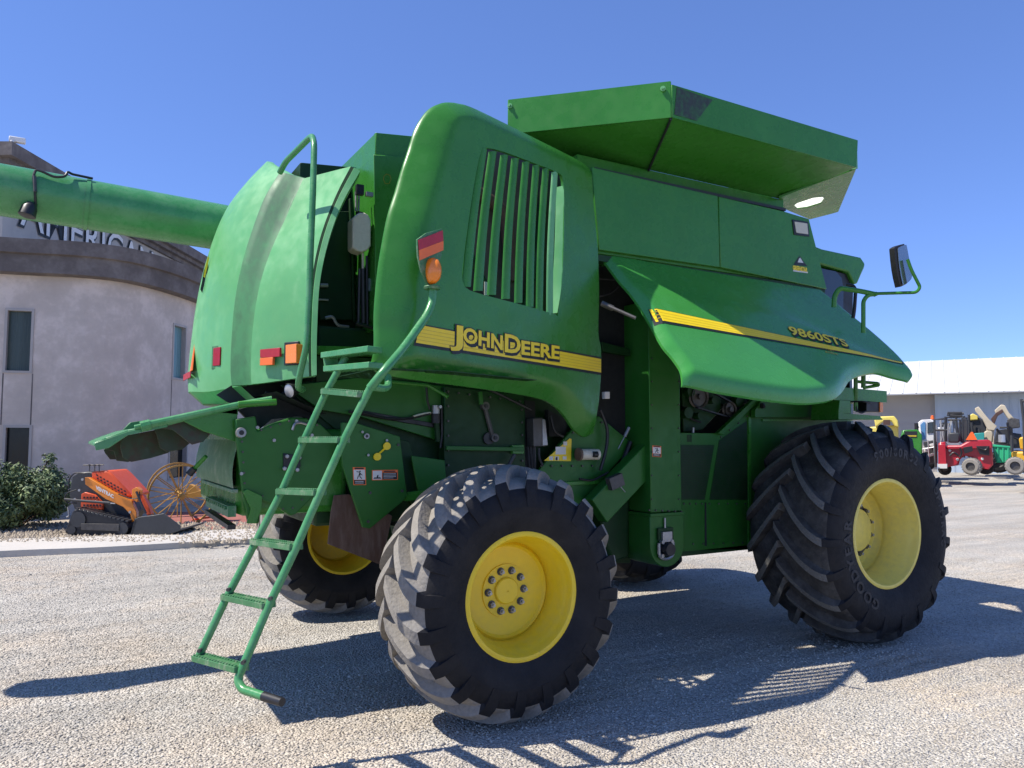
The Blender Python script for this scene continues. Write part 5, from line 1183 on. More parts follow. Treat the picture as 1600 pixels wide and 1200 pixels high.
# curved stucco wall
wp=[(-420,14.2),(-200,15.4),(0,16.25),(140,16.75),(220,17.7),(305,20.0),(400,24.5),(470,29)]
WC=[Vector((camp(px,z).x,camp(px,z).y)) for px,z in wp]; WL=crom(WC,10)
AL=[0]
for i in range(1,len(WL)): AL.append(AL[-1]+(WL[i]-WL[i-1]).length)
def wat(s_,off=0):
    s_=max(0,min(AL[-1]-1e-4,s_)); i=1
    while AL[i]<s_: i+=1
    t=(s_-AL[i-1])/(AL[i]-AL[i-1]); p=WL[i-1].lerp(WL[i],t); d=(WL[i]-WL[i-1]).normalized(); n=Vector((d.y,-d.x))
    if n.dot(Vector((CAM.x,CAM.y))-p)<0: n=-n
    return Vector((p.x+n.x*off,p.y+n.y*off,0))
def wsh(px,py):
    """arc length and height on the wall under a pixel"""
    best=None; r=ray(px,py); 
    for i in range(1,len(WL)):
        a,b=WL[i-1]-Vector((CAM.x,CAM.y)),WL[i]-Vector((CAM.x,CAM.y)); d=Vector((r.x,r.y)); e=b-a
        den=d.x*e.y-d.y*e.x
        if abs(den)<1e-9: continue
        t=(a.x*e.y-a.y*e.x)/den; u=(a.x*d.y-a.y*d.x)/den
        if t>0 and -1e-6<=u<=1+1e-6 and (best is None or t<best[0]): best=(t,AL[i-1]+u*(AL[i]-AL[i-1]),CAM.z+r.z*t)
    return best[1],best[2]
bld=thing('office_building','grey stucco building with a curved wall, dark cornice and narrow windows','building',camp(120,16.5))
WH=5.25
wins=[[(11,486),(49,484),(49,579),(8,581)],[(8,668),(46,667),(45,760),(5,762)],[(271,508),(289,511),(289,592),(270,591)],[(264,676),(291,680),(291,745),(264,748)]]
holes=[]
for q in wins:
    P=[wsh(*p) for p in q]; s0=(P[0][0]+P[3][0])/2; s1=(P[1][0]+P[2][0])/2; zt_=(P[0][1]+P[1][1])/2; zb_=(P[2][1]+P[3][1])/2; holes.append((s0,s1,zb_,zt_))
g=G(); ss=sorted(set([AL[-1]*k/90 for k in range(91)]+[h[i] for h in holes for i in (0,1)])); zs=sorted(set([-.2,WH]+[h[i] for h in holes for i in (2,3)]))
def inh(s_,z_): return any(h[0]-1e-6<s_<h[1]+1e-6 and h[2]-1e-6<z_<h[3]+1e-6 for h in holes)
for i in range(len(ss)-1):
    for j in range(len(zs)-1):
        if inh((ss[i]+ss[i+1])/2,(zs[j]+zs[j+1])/2): continue
        a,b=wat(ss[i]),wat(ss[i+1]); g.add([(a.x,a.y,zs[j]),(b.x,b.y,zs[j]),(b.x,b.y,zs[j+1]),(a.x,a.y,zs[j+1])],[(0,1,2,3)])
        
a,b=wat(0),wat(AL[-1]); bk=FH*9
g.add([(a.x,a.y,-.2),(a.x+bk.x,a.y+bk.y,-.2),(a.x+bk.x,a.y+bk.y,WH),(a.x,a.y,WH)],[(0,1,2,3)]); g.add([(b.x,b.y,-.2),(b.x+bk.x,b.y+bk.y,-.2),(b.x+bk.x,b.y+bk.y,WH),(b.x,b.y,WH)],[(0,1,2,3)])
wall=put('wall',g,'stucco',bld,smooth=True,angle=30,recalc=False)
for (s0,s1,zb_,zt_),gm in zip(holes,('glass_green','glass_black','glass_teal','glass_black')):
    g=G()
    def B3(sa,sb,za,zb2,o0,o1,mi=0):
        P=[wat(sa,o0),wat(sb,o0),wat(sb,o1),wat(sa,o1)]
        g.add([(p.x,p.y,z) for z in (za,zb2) for p in P],[(0,1,2,3),(7,6,5,4),(0,1,5,4),(1,2,6,5),(2,3,7,6),(3,0,4,7)],mi)
    w_=.04; B3(s0-w_,s0+.01,zb_-w_,zt_+w_,.02,-.13); B3(s1-.01,s1+w_,zb_-w_,zt_+w_,.02,-.13); B3(s0+.01,s1-.01,zt_-.01,zt_+w_,.02,-.13); B3(s0+.01,s1-.01,zb_-w_,zb_+.01,.02,-.13)
    wi=put('window',g,'frame_tan',wall); g=G(); B3(s0+.01,s1-.01,zb_+.01,zt_-.01,-.10,-.11); put('pane',g,gm,wi)
for (sa,zlo,zhi) in ((holes[0][0]-.04,holes[1][3]+.05,holes[0][2]-.05),(holes[0][1]+.04,holes[1][3]+.05,holes[0][2]-.05),(holes[2][0]-.04,holes[3][3]+.05,holes[2][2]-.05),(AL[-1]*.62,0,WH-.05)):
    g=G(); P=[wat(sa,.004),wat(sa+.025,.004),wat(sa+.025,-.01),wat(sa,-.01)]; g.add([(p.x,p.y,z) for z in (zlo,zhi) for p in P],[(0,1,2,3),(7,6,5,4),(0,1,5,4),(1,2,6,5),(2,3,7,6),(3,0,4,7)]); put('wall_joint',g,'cornice',wall)
# cornice in two steps following the wall
g=G(); zc=[(WH-.02,.03),(WH+.0,.28),(WH+.38,.30),(WH+.40,.38),(WH+.70,.40),(WH+.70,-.3)]
# perspective slope of the cornice in the photo follows the plan curve
M_=80
for k in range(M_+1):
    s_=AL[-1]*k/M_
    for (z_,o_) in zc: p=wat(s_,o_); g.v.append((p.x,p.y,z_))
m_=len(zc)
for k in range(M_):
    for e in range(m_-1): g.f.append((k*m_+e,k*m_+e+1,(k+1)*m_+e+1,(k+1)*m_+e)); g.m.append(0)
cor=put('cornice',g,'cornice',bld,smooth=True,angle=30)
g=G(); P=[wat(AL[-1]*k/M_,.36) for k in range(M_+1)]; far=[P[-1]+FH*12,P[0]+FH*12]
g.poly([Vector((p.x,p.y,WH+.6)) for p in P+far],(0,0,-1),.1); put('flat_roof',g,'stucco_pale',bld)
# upper storey, receding, with its own cornice and sign letters
XC=-12.35
def up_(z,o=0,h=0): p=CAM+FH*z+RT*(XC+o); return Vector((p.x,p.y,h))
g=G(); g.poly([up_(18.3,0,5.4),up_(44,0,5.4),up_(44,0,8.5),up_(18.3,0,8.5)],-RT,6.); up=put('upper_wall',g,'stucco_pale',bld)
g=G(); g.poly([up_(18.3,-6,5.4),up_(18.5,-6.,5.4),up_(18.5,-12,5.4),up_(18.3,-12,5.4)],(0,0,1),1.6); put('parapet',g,'stucco_pale',bld)
g=G()
for (o_,z0,z1) in ((.12,8.18,8.32),(.28,8.32,8.45),(.45,8.45,8.78)):
    g.poly([up_(18.3-o_,o_,z0),up_(44,o_,z0),up_(44,o_,z1),up_(18.3-o_,o_,z1)],-RT,6.+o_*2)
cw=put('upper_cornice',g,'cornice',bld)
g=G(); q=up_(18.0,.35,8.76); g.box(q+Vector((0,0,.05)),(.08,.08,.1)); g.box(q+Vector((.10,.05,.14)),(.34,.14,.13)); put('security_camera',g,'white',bld,bevel=.02)
g=G(); z_=19.2
flat_text(g,'AMERICAN',1.45,lambda x,y: up_(18.9+x,.03,7.05+y),offset=.05,mi=1); flat_text(g,'AMERICAN',1.45,lambda x,y: up_(18.9+x,.05,7.07+y),offset=.0,mi=0)
flat_text(g,'EQUIPMENT',1.5,lambda x,y: up_(28.2+x*1.1,.03,6.85+y),offset=.02,mi=1); flat_text(g,'EQUIPMENT',1.5,lambda x,y: up_(28.2+x*1.1,.05,6.97+y),offset=-.012,mi=0)
put('sign_lettering',g,['white','black_decal'],bld,recalc=False)
# ---------------------------------------------------------------- shrub
def shrub(name,label,c,rx,ry,rz,n,seed):
    r=np.random.default_rng(seed); root=thing(name,label,'shrub',c)
    g=G(); stems=[]
    lobes=[]
    for k in range(26):
        a=r.random()*6.283; e=r.random(); rad_=(.35+.65*r.random()**.5); lobes.append((math.cos(a)*rad_*rx*.72,math.sin(a)*rad_*ry*.72,rz*(.22+.75*e*(1-.45*rad_)),.24+.16*r.random()))
    for k in range(22):
        a=r.random()*6.283; e=r.random(); lobes.append((math.cos(a)*rx*(.75+.3*r.random())*(1-.5*e),math.sin(a)*ry*.8*(1-.5*e),rz*(.35+.75*e),.07+.07*r.random()))
    wts=np.array([l[3]**2 for l in lobes]); ids=r.choice(len(lobes),n,p=wts/wts.sum())
    for k in range(n):
        l=lobes[ids[k]]; v=r.normal(size=3); v/=np.linalg.norm(v); q=l[3]*(.55+.5*r.random()); p=Vector((c.x+l[0]+v[0]*q,c.y+l[1]+v[1]*q,max(.06,c.z+l[2]+v[2]*q*.95)))
        nn_=Vector(v)+Vector((r.normal()*.5,r.normal()*.5,.5+r.normal()*.4)); nn_.normalize(); t=nn_.orthogonal().normalized(); a=r.random()*6.28
        t=(t*math.cos(a)+nn_.cross(t)*math.sin(a)); b=nn_.cross(t); s_=.020+.016*r.random()
        o=len(g.v); g.v+=[tuple(p-t*s_*1.5),tuple(p+b*s_*.6+nn_*s_*.2),tuple(p+t*s_*1.7),tuple(p-b*s_*.6+nn_*s_*.2)]; g.f.append((o,o+1,o+2,o+3)); g.m.append(0)
    put('foliage',g,'leaf',root,recalc=False)
    g=G()
    for l in lobes: g.tube([c+Vector((l[0]*.1,l[1]*.1,0)),c+Vector((l[0]*.6,l[1]*.6,l[2]*.6)),c+Vector((l[0],l[1],l[2]))],[.02]*1+[.014]*99 if False else .012,n=5,fil=0)
    put('stem',g,'bark',root)
shrub('shrub','dark green rounded evergreen shrub in front of the grey wall',camp(28,14.3,.08),1.0,.8,1.30,15000,3)
# ---------------------------------------------------------------- compact track loader
LB=camp(190,13.4,.08)
ld=thing('compact_track_loader','small orange stand-on track loader with black bucket on the pebble bed','track loader',LB)
def LP_(off=0): return CP(13.4+off)
def lplate(name,px,off,th,mat,parent=ld,bevel=.008,**k): return plate(name,px,LP_(off),th,mat,parent,bevel=bevel,**k)
bd=lplate('body',[(112,745),(122,738),(140,737),(170,748),(200,780),(206,800),(192,822),(150,800),(118,800),(108,775)],.25,.55,'charcoal',bevel=.02)
lplate('hood',[(142,737),(168,735),(176,742),(206,774),(198,779),(160,768),(143,750)],.10,.7,'orange_red',bevel=.03)
g=G(); q=LP_(.095)
for i in range(9):
    for j in range(4):
        x=150+i*5.4+j*1.0; y=741+i*3.1+j*5.2
        g.poly([q.hit(*p) for p in [(x,y),(x+3.0,y+.8),(x+3.4,y+3.2),(x+.6,y+2.6)]],q.n,.003)
put('hood_grille',g,'black',ld)
g=G()
for i in range(6): x=143+i*3.6; addplate(g,[(x,747+i*2),(x+2,747+i*2),(x+4,756+i*2),(x+2,756+i*2)],LP_(.09),.003)
put('hood_slot',g,'black',ld)
lplate('side_vent',[(127,772),(133,769),(148,773),(161,786),(160,797),(126,792)],.18,.05,'orange_red',bevel=.01)
g=G()
for i in range(6):
    for j in range(2): x=130+i*5; addplate(g,[(x,776+j*12),(x+3,776+j*12),(x+3,779+j*12),(x,779+j*12)],LP_(.175),.003)
put('vent_slot',g,'black',ld)
arm=lplate('lift_arm',[(132,746),(138,746),(175,768),(205,782),(213,800),(213,812),(206,816),(203,803),(192,792),(165,780),(133,757)],.0,.09,'orange',bevel=.008)
g=G(); q=LP_(-.004); a=q.hit(150,764);b=q.hit(178,779); e=(b-a).normalized(); flat_text(g,'VENTRAC',.085,lambda x,y:a+e*x+Vector((0,0,1))*y+q.n*-.002,offset=.004,width=(b-a).length); put('side_lettering',g,'white',arm,recalc=False)
lplate('arm_link',[(206,765),(213,761),(219,766),(214,785),(206,780)],.02,.12,'orange')
lplate('arm_link',[(216,776),(222,772),(232,790),(236,803),(230,806)],.03,.1,'orange_red')
g=G(); q=LP_(-.03); g.tube([q.hit(101,780),q.hit(120,782),q.hit(172,786)],.022,n=10,mi=0); g.tube([q.hit(120,782),q.hit(180,787)],.012,n=8,mi=1); g.tube([q.hit(213,768),q.hit(222,790),q.hit(228,802)],.02,n=8,mi=0); put('hydraulic_cylinder',g,['charcoal','steel'],ld,smooth=True)
g=G(); q=LP_(-.02)
g.tube([q.hit(*p) for p in [(133,740),(116,738),(107,750),(108,762)]],.012,n=6,fil=.15); g.tube([q.hit(*p) for p in [(120,765),(104,770),(100,780),(106,786),(120,786)]],.011,n=6,fil=.12); g.tube([q.hit(*p) for p in [(185,772),(205,780),(218,778),(218,768)]],.010,n=6,fil=.1); put('hydraulic_hose',g,'black',ld,smooth=True)
g=G(); q=LP_(.1); g.tube([q.hit(130,727),q.hit(162,726)],.012,n=6); 
for x in (140,148,155): g.tube([q.hit(x,727),q.hit(x,737)],.010,n=6); g.lathe([(-.015,.02),(.015,.02)],q.hit(x,727),(0,0,1),n=8,close=True)
put('control_levers',g,'steel_dark',ld,smooth=True)
g=G()
for p in ((130,749),(118,780),(125,766),(172,786),(204,800)): g.lathe([(-.03,.022),(0,.022)],LP_(-.005).hit(*p),FH,n=10,close=True)
put('pivot_pin',g,'steel',ld)
# track: outline, inner recess and treads
tr_o=[(101,832),(104,822),(112,801),(117,796),(125,795),(190,812),(198,817),(201,826),(197,834),(190,838),(106,835)]
tk_=lplate('track',tr_o,-.15,.26,'black',bevel=.02)
g=G(); q=LP_(-.19)
for i in range(13):
    t=i/12; x=118+(196-118)*t; y=796+(815-796)*t; g.poly([LP_(-.16).hit(*p) for p in [(x,y-2.6),(x+3.6,y-1.6),(x+3.6,y+1),(x,y)]],FH,.28)
    x=106+(192-106)*t; g.poly([LP_(-.16).hit(*p) for p in [(x,834),(x+3.4,834),(x+3.4,838),(x,838)]],FH,.28)
put('tread',g,'charcoal',tk_)
lplate('track_frame',[(126,818),(186,819),(186,830),(126,828)],-.19,.05,'steel_dark',tk_)
for (x,y,r_) in ((122,812,.13),(191,826,.10),(112,828,.07),(150,824,.05)):
    g=G(); g.lathe([(-.01,r_),(.03,r_)],LP_(-.165).hit(x,y),FH,n=18,close=True); put('track_wheel',g,'charcoal',tk_)
plate('track',tr_o,LP_(.62),.26,'black',ld,bevel=.02)
bk_=lplate('bucket',[(203,838),(210,812),(216,808),(240,805),(256,802),(282,822),(281,828),(240,839)],-.2,.03,'charcoal')
g=G(); q0,q1=LP_(-.2),LP_(.85)
pa=[(203,838),(210,812),(218,800),(256,802),(282,824),(240,839)]
A_=[q0.hit(*p) for p in [(203,838),(212,808),(222,812),(214,836),(282,825),(240,839)]]
g.poly([q0.hit(203,838),q0.hit(240,839),q0.hit(282,826),q0.hit(282,829),q0.hit(241,842),q0.hit(204,841)],FH,1.0)
g.poly([q0.hit(203,838),q0.hit(211,810),q0.hit(214,812),q0.hit(207,838)],FH,1.0)
put('bucket_shell',g,'charcoal',bk_,bevel=.006)
g=G(); g.tube([LP_(-.1).hit(106,792),LP_(-.1).hit(108,806),LP_(-.1).hit(104,808)],.012,n=6); put('tow_hook',g,'steel',ld)
# ---------------------------------------------------------------- antique implement with spoked wheels
AB=camp(290,15.4,.08)
an=thing('antique_implement','old yellow farm implement with tall spoked wheels beside the grey wall','farm implement',AB)
def spoked(c,ax,R,ns,mat,nm):
    g=G(); ax=ax.normalized(); a=Vector((0,0,1)); b=ax.cross(a).normalized(); n=40
    pr_=[(-.025,R-.02),(-.025,R+.012),(.025,R+.012),(.025,R-.02),(-.025,R-.02)]; g.lathe(pr_,c,ax,n=n)
    g.lathe([(-.09,.035),(-.07,.06),(.07,.06),(.09,.035),(.12,.03)],c,ax,n=14,close=True)
    for k in range(ns):
        t=2*math.pi*k/ns; d=a*math.cos(t)+b*math.sin(t); g.tube([c+ax*(.05 if k%2 else -.05)+d*.05,c+d*(R-.015)],.011,n=6)
    return put(nm,g,mat,an,smooth=True,angle=40)
wz=15.0; c1=D(284,775,wz); axw=(FH*.86+RT*-.52).normalized()
spoked(c1,axw,.60,14,'antique','spoked_wheel')
c2=c1+axw*1.5+RT*.15; spoked(c2,axw,.60,14,'antique','spoked_wheel')
g=G(); g.tube([c1-axw*.1,c2],.03,n=8); q=CP(15.4); g.poly([q.hit(*p) for p in [(291,766),(296,757),(304,760),(309,766),(330,768),(335,776),(290,778)]],FH,.15); g.poly([q.hit(*p) for p in [(322,770),(330,755),(336,760),(330,775)]],FH,.2); put('gear_frame',g,'antique',an)
g=G(); q=CP(15.6); g.tube([q.hit(318,725),q.hit(318,770)],.014,n=6); g.tube([q.hit(303,738),q.hit(335,740)],.014,n=6); g.tube([q.hit(300,812),q.hit(345,806)],.02,n=6); g.tube([q.hit(330,770),q.hit(338,810)],.03,n=6,mi=1); put('tongue_frame',g,['orange_red','steel_dark'],an)
# ================================================================= RIGHT: SHED AND VEHICLES
def shp(px,z,h): return camp(px,z,h)
EVH=3.85
za,zb_=38.8,35.3   # eave depth at px 1340 and 1600
pA,pB=camp(1250,40.1),camp(1790,33.2)
dirS=(pB-pA).normalized(); nS=Vector((-dirS.y,dirS.x,0)); 
if nS.dot(pA-CAM)<0: nS=-nS
shd=thing('storage_shed','long storage shed with white metal roof and pale sliding door','shed',pA.lerp(pB,.3))
pA=pA-dirS*6; pB=pB+dirS*6; LN=(pB-pA).length
e0=pA-nS*.1+Vector((0,0,EVH-.05)); pA=pA+nS*1.5; pB=pB+nS*1.5
g=G(); g.poly([pA,pB,pB+Vector((0,0,EVH+.3)),pA+Vector((0,0,EVH+.3))],nS,9.); 
wl=put('wall',g,'siding',shd)
g=G()
for k in range(1,6): g.poly([pA-nS*.012+Vector((0,0,.6*k)),pA-nS*.012+dirS*LN+Vector((0,0,.6*k)),pA-nS*.012+dirS*LN+Vector((0,0,.6*k+.015)),pA-nS*.012+Vector((0,0,.6*k+.015))],nS,.01)
for k in range(int(LN/2.4)): q=pA+dirS*(k*2.4)-nS*.014; g.poly([q,q+dirS*.015,q+dirS*.015+Vector((0,0,EVH)),q+Vector((0,0,EVH))],nS,.01)
put('siding_joint',g,'frame_tan',wl)
PR=Pl(pA,nS); sD=(PR.hit(1463,690)-pA).dot(dirS)
g=G(); 
q=pA+dirS*sD-nS*.10; L3=LN-sD; g.poly([q,q+dirS*L3,q+dirS*L3+Vector((0,0,EVH+.0)),q+Vector((0,0,EVH+.0))],nS,.06)
for k in range(int(L3/.35)): p=q+dirS*(.35*k)-nS*.025; g.poly([p,p+dirS*.06,p+dirS*.06+Vector((0,0,EVH+.0)),p+Vector((0,0,EVH+.0))],nS,.03)
put('sliding_door',g,'door_blue',shd)
g=G(); q=pA+dirS*(sD-.6)-nS*.2+Vector((0,0,EVH+.0)); g.poly([q,q+dirS*(L3+.6),q+dirS*(L3+.6)+Vector((0,0,.2)),q+Vector((0,0,.2))],nS,.15); put('door_rail',g,'brown',shd)
RH=PR.hit(1600,612).z; 
g=G(); r0=e0+nS*9+Vector((0,0,2.35)); n_=(dirS.cross(r0-e0)).normalized()
if n_.z<0: n_=-n_
g.poly([e0-dirS*.4,e0+dirS*(LN+.4),r0+dirS*(LN+.4),r0-dirS*.4],n_,.06)
for k in range(int(LN/.6)): a=e0+dirS*(k*.6)+n_*.06; b=r0+dirS*(k*.6)+n_*.06; g.beam(a,b,.05,.05,up=n_)
put('roof',g,'roof_white',shd)
g=G(); back=r0+nS*9; back.z=EVH; g.poly([r0,r0+dirS*LN,back+dirS*LN,back],(0,0,-1),.05); put('roof',g,'roof_white',shd)
VDR=[FH]
def V(z,off=0): d=VDR[0]; return Pl(CAM+d*((z+off)/d.dot(FH)),d)
def vth(name,label,cat,px,z):
    VDR[0]=(FH+RT*((px-800)/FPX)).normalized(); return thing(name,label,cat,camp(px,z,0))
def wheel3(px,py,z,r_,w_,mat,parent,rim='steel_dark',ax=None,nm='wheel'):
    c=V(z).hit(px,py); ax=ax or VDR[0]; g=G(); g.lathe([(0,r_*.5),(0,r_*.82),(w_*.12,r_*.97),(w_*.3,r_),(w_*.7,r_),(w_*.88,r_*.97),(w_,r_*.82),(w_,r_*.5)],c,ax,n=28)
    n=20
    for k in range(n):
        for s in (0,1):
            t=2*math.pi*(k+.5*s)/n; a=ax.orthogonal().normalized(); b=ax.cross(a); d=a*math.cos(t)+b*math.sin(t); tg=ax.cross(d)
            g.box(c+ax*(w_*(.28+.44*s))+d*r_,(r_*.07,w_*.42,r_*.07),(tg,(ax+tg*(.5 if s else -.5)).normalized(),d))
    o=put(nm,g,mat,parent,smooth=True,angle=35); g=G(); g.lathe([(.01,r_*.55),(-.005,r_*.5),(.06,r_*.4),(.06,.001)],c,ax,n=20); g.lathe([(w_-.01,r_*.55),(w_+.005,r_*.5),(w_-.06,r_*.4),(w_-.06,.001)],c,ax,n=20); put('rim',g,rim,o,smooth=True,angle=35); return o
# red truck-mounted forklift
z=28.
rf_=vth('truck_mounted_forklift','red truck-mounted forklift with black mast guard and orange warning triangle','forklift',1508,z)
plate('chassis',[(1466,692),(1477,690),(1478,700),(1505,696),(1520,690),(1548,688),(1550,696),(1552,726),(1545,734),(1525,730),(1518,714),(1507,712),(1500,718),(1498,727),(1466,732)],V(z),1.5,'red',rf_,bevel=.04)
plate('engine_cover',[(1479,696),(1500,696),(1514,688),(1546,687),(1551,693),(1551,700),(1479,702)],V(z,-.12),1.5,'red',rf_,bevel=.05)
for q in ([(1505,699),(1519,697),(1520,705),(1507,709)],[(1525,697),(1546,697),(1546,712),(1531,710)]): plate('recess',q,V(z,-.13),.02,'black',rf_)
for (x,y) in ((1496,718),(1535,717),(1484,704),(1537,708)):
    g=G(); g.lathe([(0,.05),(-.03,.04)],V(z,-.02).hit(x,y),VDR[0],n=12,close=True); put('lamp',g,'sticker_white',rf_)
wheel3(1516,729,z-.25,.30,.35,'rubber_dusty',rf_,ax=(RT*.75+FH*.66).normalized()); wheel3(1540,728,z+.2,.30,.3,'rubber',rf_); wheel3(1476,733,z+.6,.22,.2,'rubber',rf_)
g=G(); q=V(z,.3)
for P in ([(1477,690),(1477,652),(1504,652),(1504,692)],[(1462,730),(1460,656),(1477,654)],[(1504,655),(1511,656),(1511,690)],[(1481,656),(1500,656),(1500,690)],[(1484,645),(1484,650),(1503,650),(1503,645),(1484,645)],[(1494,652),(1497,688)],[(1481,650),(1481,645),(1503,645)],[(1462,672),(1480,672)]): g.tube([q.hit(*p) for p in P],.045,n=6,fil=0)
put('overhead_guard',g,'charcoal',rf_)
for P in ([(1478,652),(1478,690)],[(1509,652),(1509,690)]):
    g=G(); g.tube([V(z,1.2).hit(*p) for p in P],.06,n=6); put('guard_post',g,'charcoal',rf_)
g=G(); q=V(z,.6)
for P in ([(1469,658),(1476,690)],[(1471,690),(1477,660)],[(1463,664),(1463,690)],[(1470,655),(1470,728)],[(1486,668),(1505,668)],[(1482,662),(1482,692)]): g.tube([q.hit(*p) for p in P],.03,n=6,fil=0)
put('mast_lines',g,'silver',rf_)
g=G(); q=V(z,-.16)
for P in ([(1484,712),(1490,706),(1498,712)],[(1500,700),(1503,708),(1499,715)],[(1529,700),(1540,704),(1544,698)]): g.tube([q.hit(*p) for p in P],.035,n=6,fil=.1)
put('engine_hoses',g,'black',rf_)
g=G(); g.tube([V(z,.5).hit(1487,655),V(z,.5).hit(1489,690)],.07,n=8); g.tube([V(z,.5).hit(1493,656),V(z,.5).hit(1499,688)],.07,n=8); put('lift_cylinder',g,'silver',rf_,smooth=True)
plate('seat',[(1481,678),(1484,676),(1499,676),(1500,680),(1499,692),(1483,692)],V(z,.1),.45,'charcoal',rf_,bevel=.05)
plate('slow_vehicle_triangle',[(1509,687.5),(1517,675),(1520,675),(1527,687.5)],V(z,-.14),.02,'warn_orange',rf_)
plate('mast_foot',[(1466,694),(1477,694),(1479,729),(1466,729)],V(z,-.2),.3,'red',rf_,bevel=.02); plate('bumper',[(1466,725),(1480,725),(1480,732),(1465,732)],V(z,-.25),.2,'sticker_white',rf_)
# white and blue flatbed truck
z=31
tr=vth('flatbed_truck','white truck with blue-tinted windscreen parked in front of the shed','truck',1450,z)
plate('cab_body',[(1434,660),(1440,656),(1456,655),(1461,659),(1461,712),(1447,722),(1440,716),(1436,690)],V(z),2.0,'white',tr,bevel=.06)
plate('windscreen',[(1438,664),(1443,659),(1446,660),(1446,686),(1441,688)],V(z,-.03),.03,'truck_blue',tr); plate('windscreen',[(1449,660),(1460,659),(1460,676),(1449,677)],V(z,-.03),.03,'glass_dark',tr)
plate('grille',[(1444,692),(1459,690),(1459,704),(1446,706)],V(z,-.04),.03,'black',tr); plate('bumper',[(1441,706),(1462,703),(1462,712),(1443,716)],V(z,-.08),.1,'sticker_white',tr)
g=G(); g.tube([V(z,-.2).hit(1431,664),V(z,-.2).hit(1436,668)],.03,n=6); g.box(V(z,-.2).hit(1432,667),(.12,.1,.3)); put('side_mirror',g,'black',tr)
g=G(); g.lathe([(0,.07),(.14,.05),(.16,.001)],V(z,.3).hit(1457,655),(0,0,1),n=12); put('beacon',g,'warn_orange',tr)
wheel3(1444,720,z-.05,.42,.3,'rubber',tr); plate('load_bed',[(1461,668),(1500,668),(1500,700),(1461,706)],V(z,1.0),1.2,'silver',tr,bevel=.03)
# green vehicle and yellow machine glimpsed beyond the front tyre
z=27
gv=vth('green_mower_tractor','small dark green tractor half hidden behind the front tyre','tractor',1427,z)
plate('body',[(1405,690),(1410,672),(1434,671),(1441,680),(1441,715),(1405,715)],V(z),1.2,'green',gv,bevel=.04); plate('decal',[(1413,674),(1433,674),(1433,684),(1414,684)],V(z,-.01),.01,'black',gv); plate('stripe_decal',[(1416,680),(1432,680),(1432,682.5),(1416,682)],V(z,-.02),.005,'decal_yellow_dim',gv)
wheel3(1420,718,z-.1,.38,.3,'rubber',gv)
z=30
ym=vth('yellow_telehandler','pale yellow loader machine with rounded boom behind the front tyre','loader',1385,z)
plate('boom',[(1366,655),(1372,651),(1397,650),(1403,657),(1405,668),(1398,666),(1393,658),(1378,660),(1368,668)],V(z),.5,'pale_yellow',ym,bevel=.04); plate('body',[(1350,668),(1398,664),(1404,668),(1404,716),(1350,716)],V(z,.3),1.5,'pale_yellow',ym,bevel=.05); plate('window',[(1380,656),(1391,656),(1391,664),(1380,664)],V(z,-.02),.02,'brown',ym)
wheel3(1370,716,z,.5,.35,'rubber',ym)
# tan excavator arms and dark machines
z=33
ex_=vth('tan_backhoe','tan backhoe with raised jointed boom in front of the shed door','backhoe',1560,z)
plate('boom',[(1523,638),(1529,635),(1537,645),(1546,656),(1558,666),(1553,673),(1543,672),(1535,655),(1524,643)],V(z),.35,'tan_boom',ex_,bevel=.03)
plate('dipper',[(1554,641),(1564,632),(1570,633),(1576,644),(1585,654),(1581,659),(1574,653),(1566,641),(1556,648)],V(z,.3),.35,'tan_boom',ex_,bevel=.03)
plate('lift_link',[(1548,655),(1556,645),(1566,639),(1568,644),(1559,650),(1553,664)],V(z,.1),.2,'brown',ex_,bevel=.02)
plate('mast_post',[(1541,668),(1554,666),(1553,695),(1543,695)],V(z,.1),.4,'tan_boom',ex_,bevel=.03)
plate('cab_body',[(1513,655),(1530,652),(1546,662),(1548,700),(1512,700)],V(z,.5),1.6,'charcoal',ex_,bevel=.05); plate('counterweight',[(1513,650),(1520,646),(1528,650),(1528,656),(1514,657)],V(z,.4),.6,'pale_yellow',ex_,bevel=.03); plate('seat',[(1537,676),(1540,673),(1549,673),(1552,678),(1551,692),(1538,692)],V(z,-1),.4,'tan_boom',ex_,bevel=.05)
plate('teal_panel',[(1522,677),(1538,676),(1538,690),(1522,690)],V(z,-1.4),.4,'teal_paint',ex_,bevel=.02)
wheel3(1560,722,z,.45,.4,'rubber',ex_)
z=31
dk=vth('dark_skid_steer','dark skid steer with grey bucket behind the green bin','skid steer',1572,z)
plate('frame_body',[(1553,690),(1556,672),(1574,670),(1580,676),(1596,678),(1598,700),(1555,702)],V(z),1.4,'charcoal',dk,bevel=.04); plate('bucket',[(1573,656),(1580,652),(1593,655),(1594,668),(1577,670)],V(z,-.2),.8,'steel_dark',dk,bevel=.03)
g=G(); q=V(z,-.3)
for P in ([(1557,670),(1571,686),(1580,700)],[(1562,668),(1575,668),(1585,684),(1596,688)],[(1580,668),(1582,700)],[(1556,690),(1580,694)],[(1574,660),(1578,690)]): g.tube([q.hit(*p) for p in P],.05,n=6,fil=0)
put('lift_arm',g,'black',dk); g=G(); g.lathe([(0,.14),(.3,.13)],q.hit(1566,691),(0,0,1),n=12,close=True); put('tank',g,'silver',dk); wheel3(1590,722,z,.45,.4,'rubber',dk)
z=28.5
bn=vth('green_bin','bright green metal bin beside the red forklift','bin',1566,z)
plate('bin_shell',[(1550,696),(1553,695),(1580,698),(1581,701),(1579,723),(1556,723)],V(z),1.2,'bin_green',bn,bevel=.03); plate('bin_rim',[(1549,695),(1582,698),(1582,700),(1549,698)],V(z,-.04),1.28,'bin_green',bn,bevel=.01)
for k in range(3): plate('bin_rib',[(1558+8*k,699),(1560+8*k,699),(1560+8*k,722),(1558+8*k,722)],V(z,-.03),.03,'bin_green',bn)
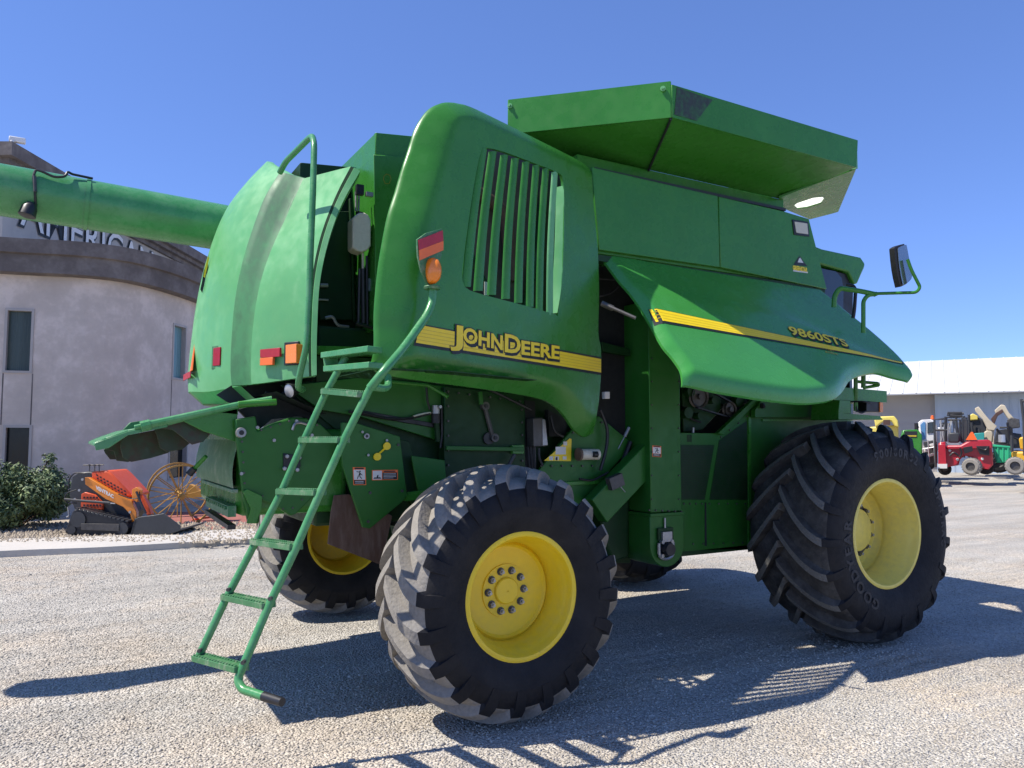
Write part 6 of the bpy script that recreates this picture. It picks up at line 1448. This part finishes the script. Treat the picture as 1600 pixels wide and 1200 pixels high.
g=G(); 
for x in (1558,1578): g.lathe([(0,.09),(.08,.09)],V(z,.1).hit(x,727),VDR[0],n=12,close=True)
put('caster',g,'black',bn); plate('bin_base',[(1556,723),(1579,723),(1578,726),(1557,726)],V(z,.05),1.0,'black',bn)
z=24.
yf=vth('yellow_forklift','yellow forklift at the right edge with dark mast','forklift',1600,z)
plate('body',[(1580,706),(1602,706),(1640,700),(1650,730),(1612,735),(1592,735),(1582,720)],V(z),1.2,'cat_yellow',yf,bevel=.05); plate('engine_cover',[(1592,684),(1600,682),(1640,684),(1640,708),(1594,702)],V(z,.2),.8,'cat_yellow',yf,bevel=.05)
g=G(); q=V(z,-.05)
for P in ([(1596,624),(1600,660),(1601,712)],[(1596,627),(1640,627)],[(1604,626),(1606,705)],[(1640,626),(1640,705)],[(1581,706),(1581,680)]): g.tube([q.hit(*p) for p in P],.05,n=6,fil=0)
put('mast_frame',g,'charcoal',yf); wheel3(1586,728,z-.2,.27,.26,'rubber_dusty',yf); wheel3(1638,728,z-.2,.27,.26,'rubber_dusty',yf)

z=29.5
wt=vth('white_step_frame','white and grey stepped truck side frame left of the red forklift','truck frame',1456,z)
for q in ([(1444,700),(1450,700),(1450,706),(1444,706)],[(1445,711),(1459,708),(1459,712),(1446,715)],[(1452,694),(1463,692),(1463,696),(1453,698)]): plate('step',q,V(z),.5,'sticker_white',wt,bevel=.02)
plate('side_panel',[(1443,690),(1464,687),(1465,724),(1448,726)],V(z,.2),.6,'charcoal',wt,bevel=.02)
g=G(); q=V(z,-.1)
for P in ([(1441,690),(1444,722)],[(1450,688),(1452,722)],[(1459,686),(1461,724)],[(1440,702),(1463,698)]): g.tube([q.hit(*p) for p in P],.025,n=6,fil=0)
put('frame_rail',g,'silver',wt)
z=34
fk=vth('dark_lift_mast','dark steel lift mast with chains standing behind the red forklift','forklift mast',1500,z)
g=G(); q=V(z)
for P in ([(1470,662),(1470,715)],[(1474,660),(1474,715)],[(1506,650),(1506,715)],[(1514,648),(1514,715)],[(1470,664),(1514,660)],[(1470,680),(1514,678)],[(1481,648),(1506,646)],[(1518,660),(1523,715)],[(1530,670),(1536,715)]): g.tube([q.hit(*p) for p in P],.06,n=6,fil=0)
put('mast_rail',g,'charcoal',fk); plate('carriage',[(1476,668),(1500,667),(1500,700),(1477,700)],V(z,.2),.3,'steel_dark',fk,bevel=.02)
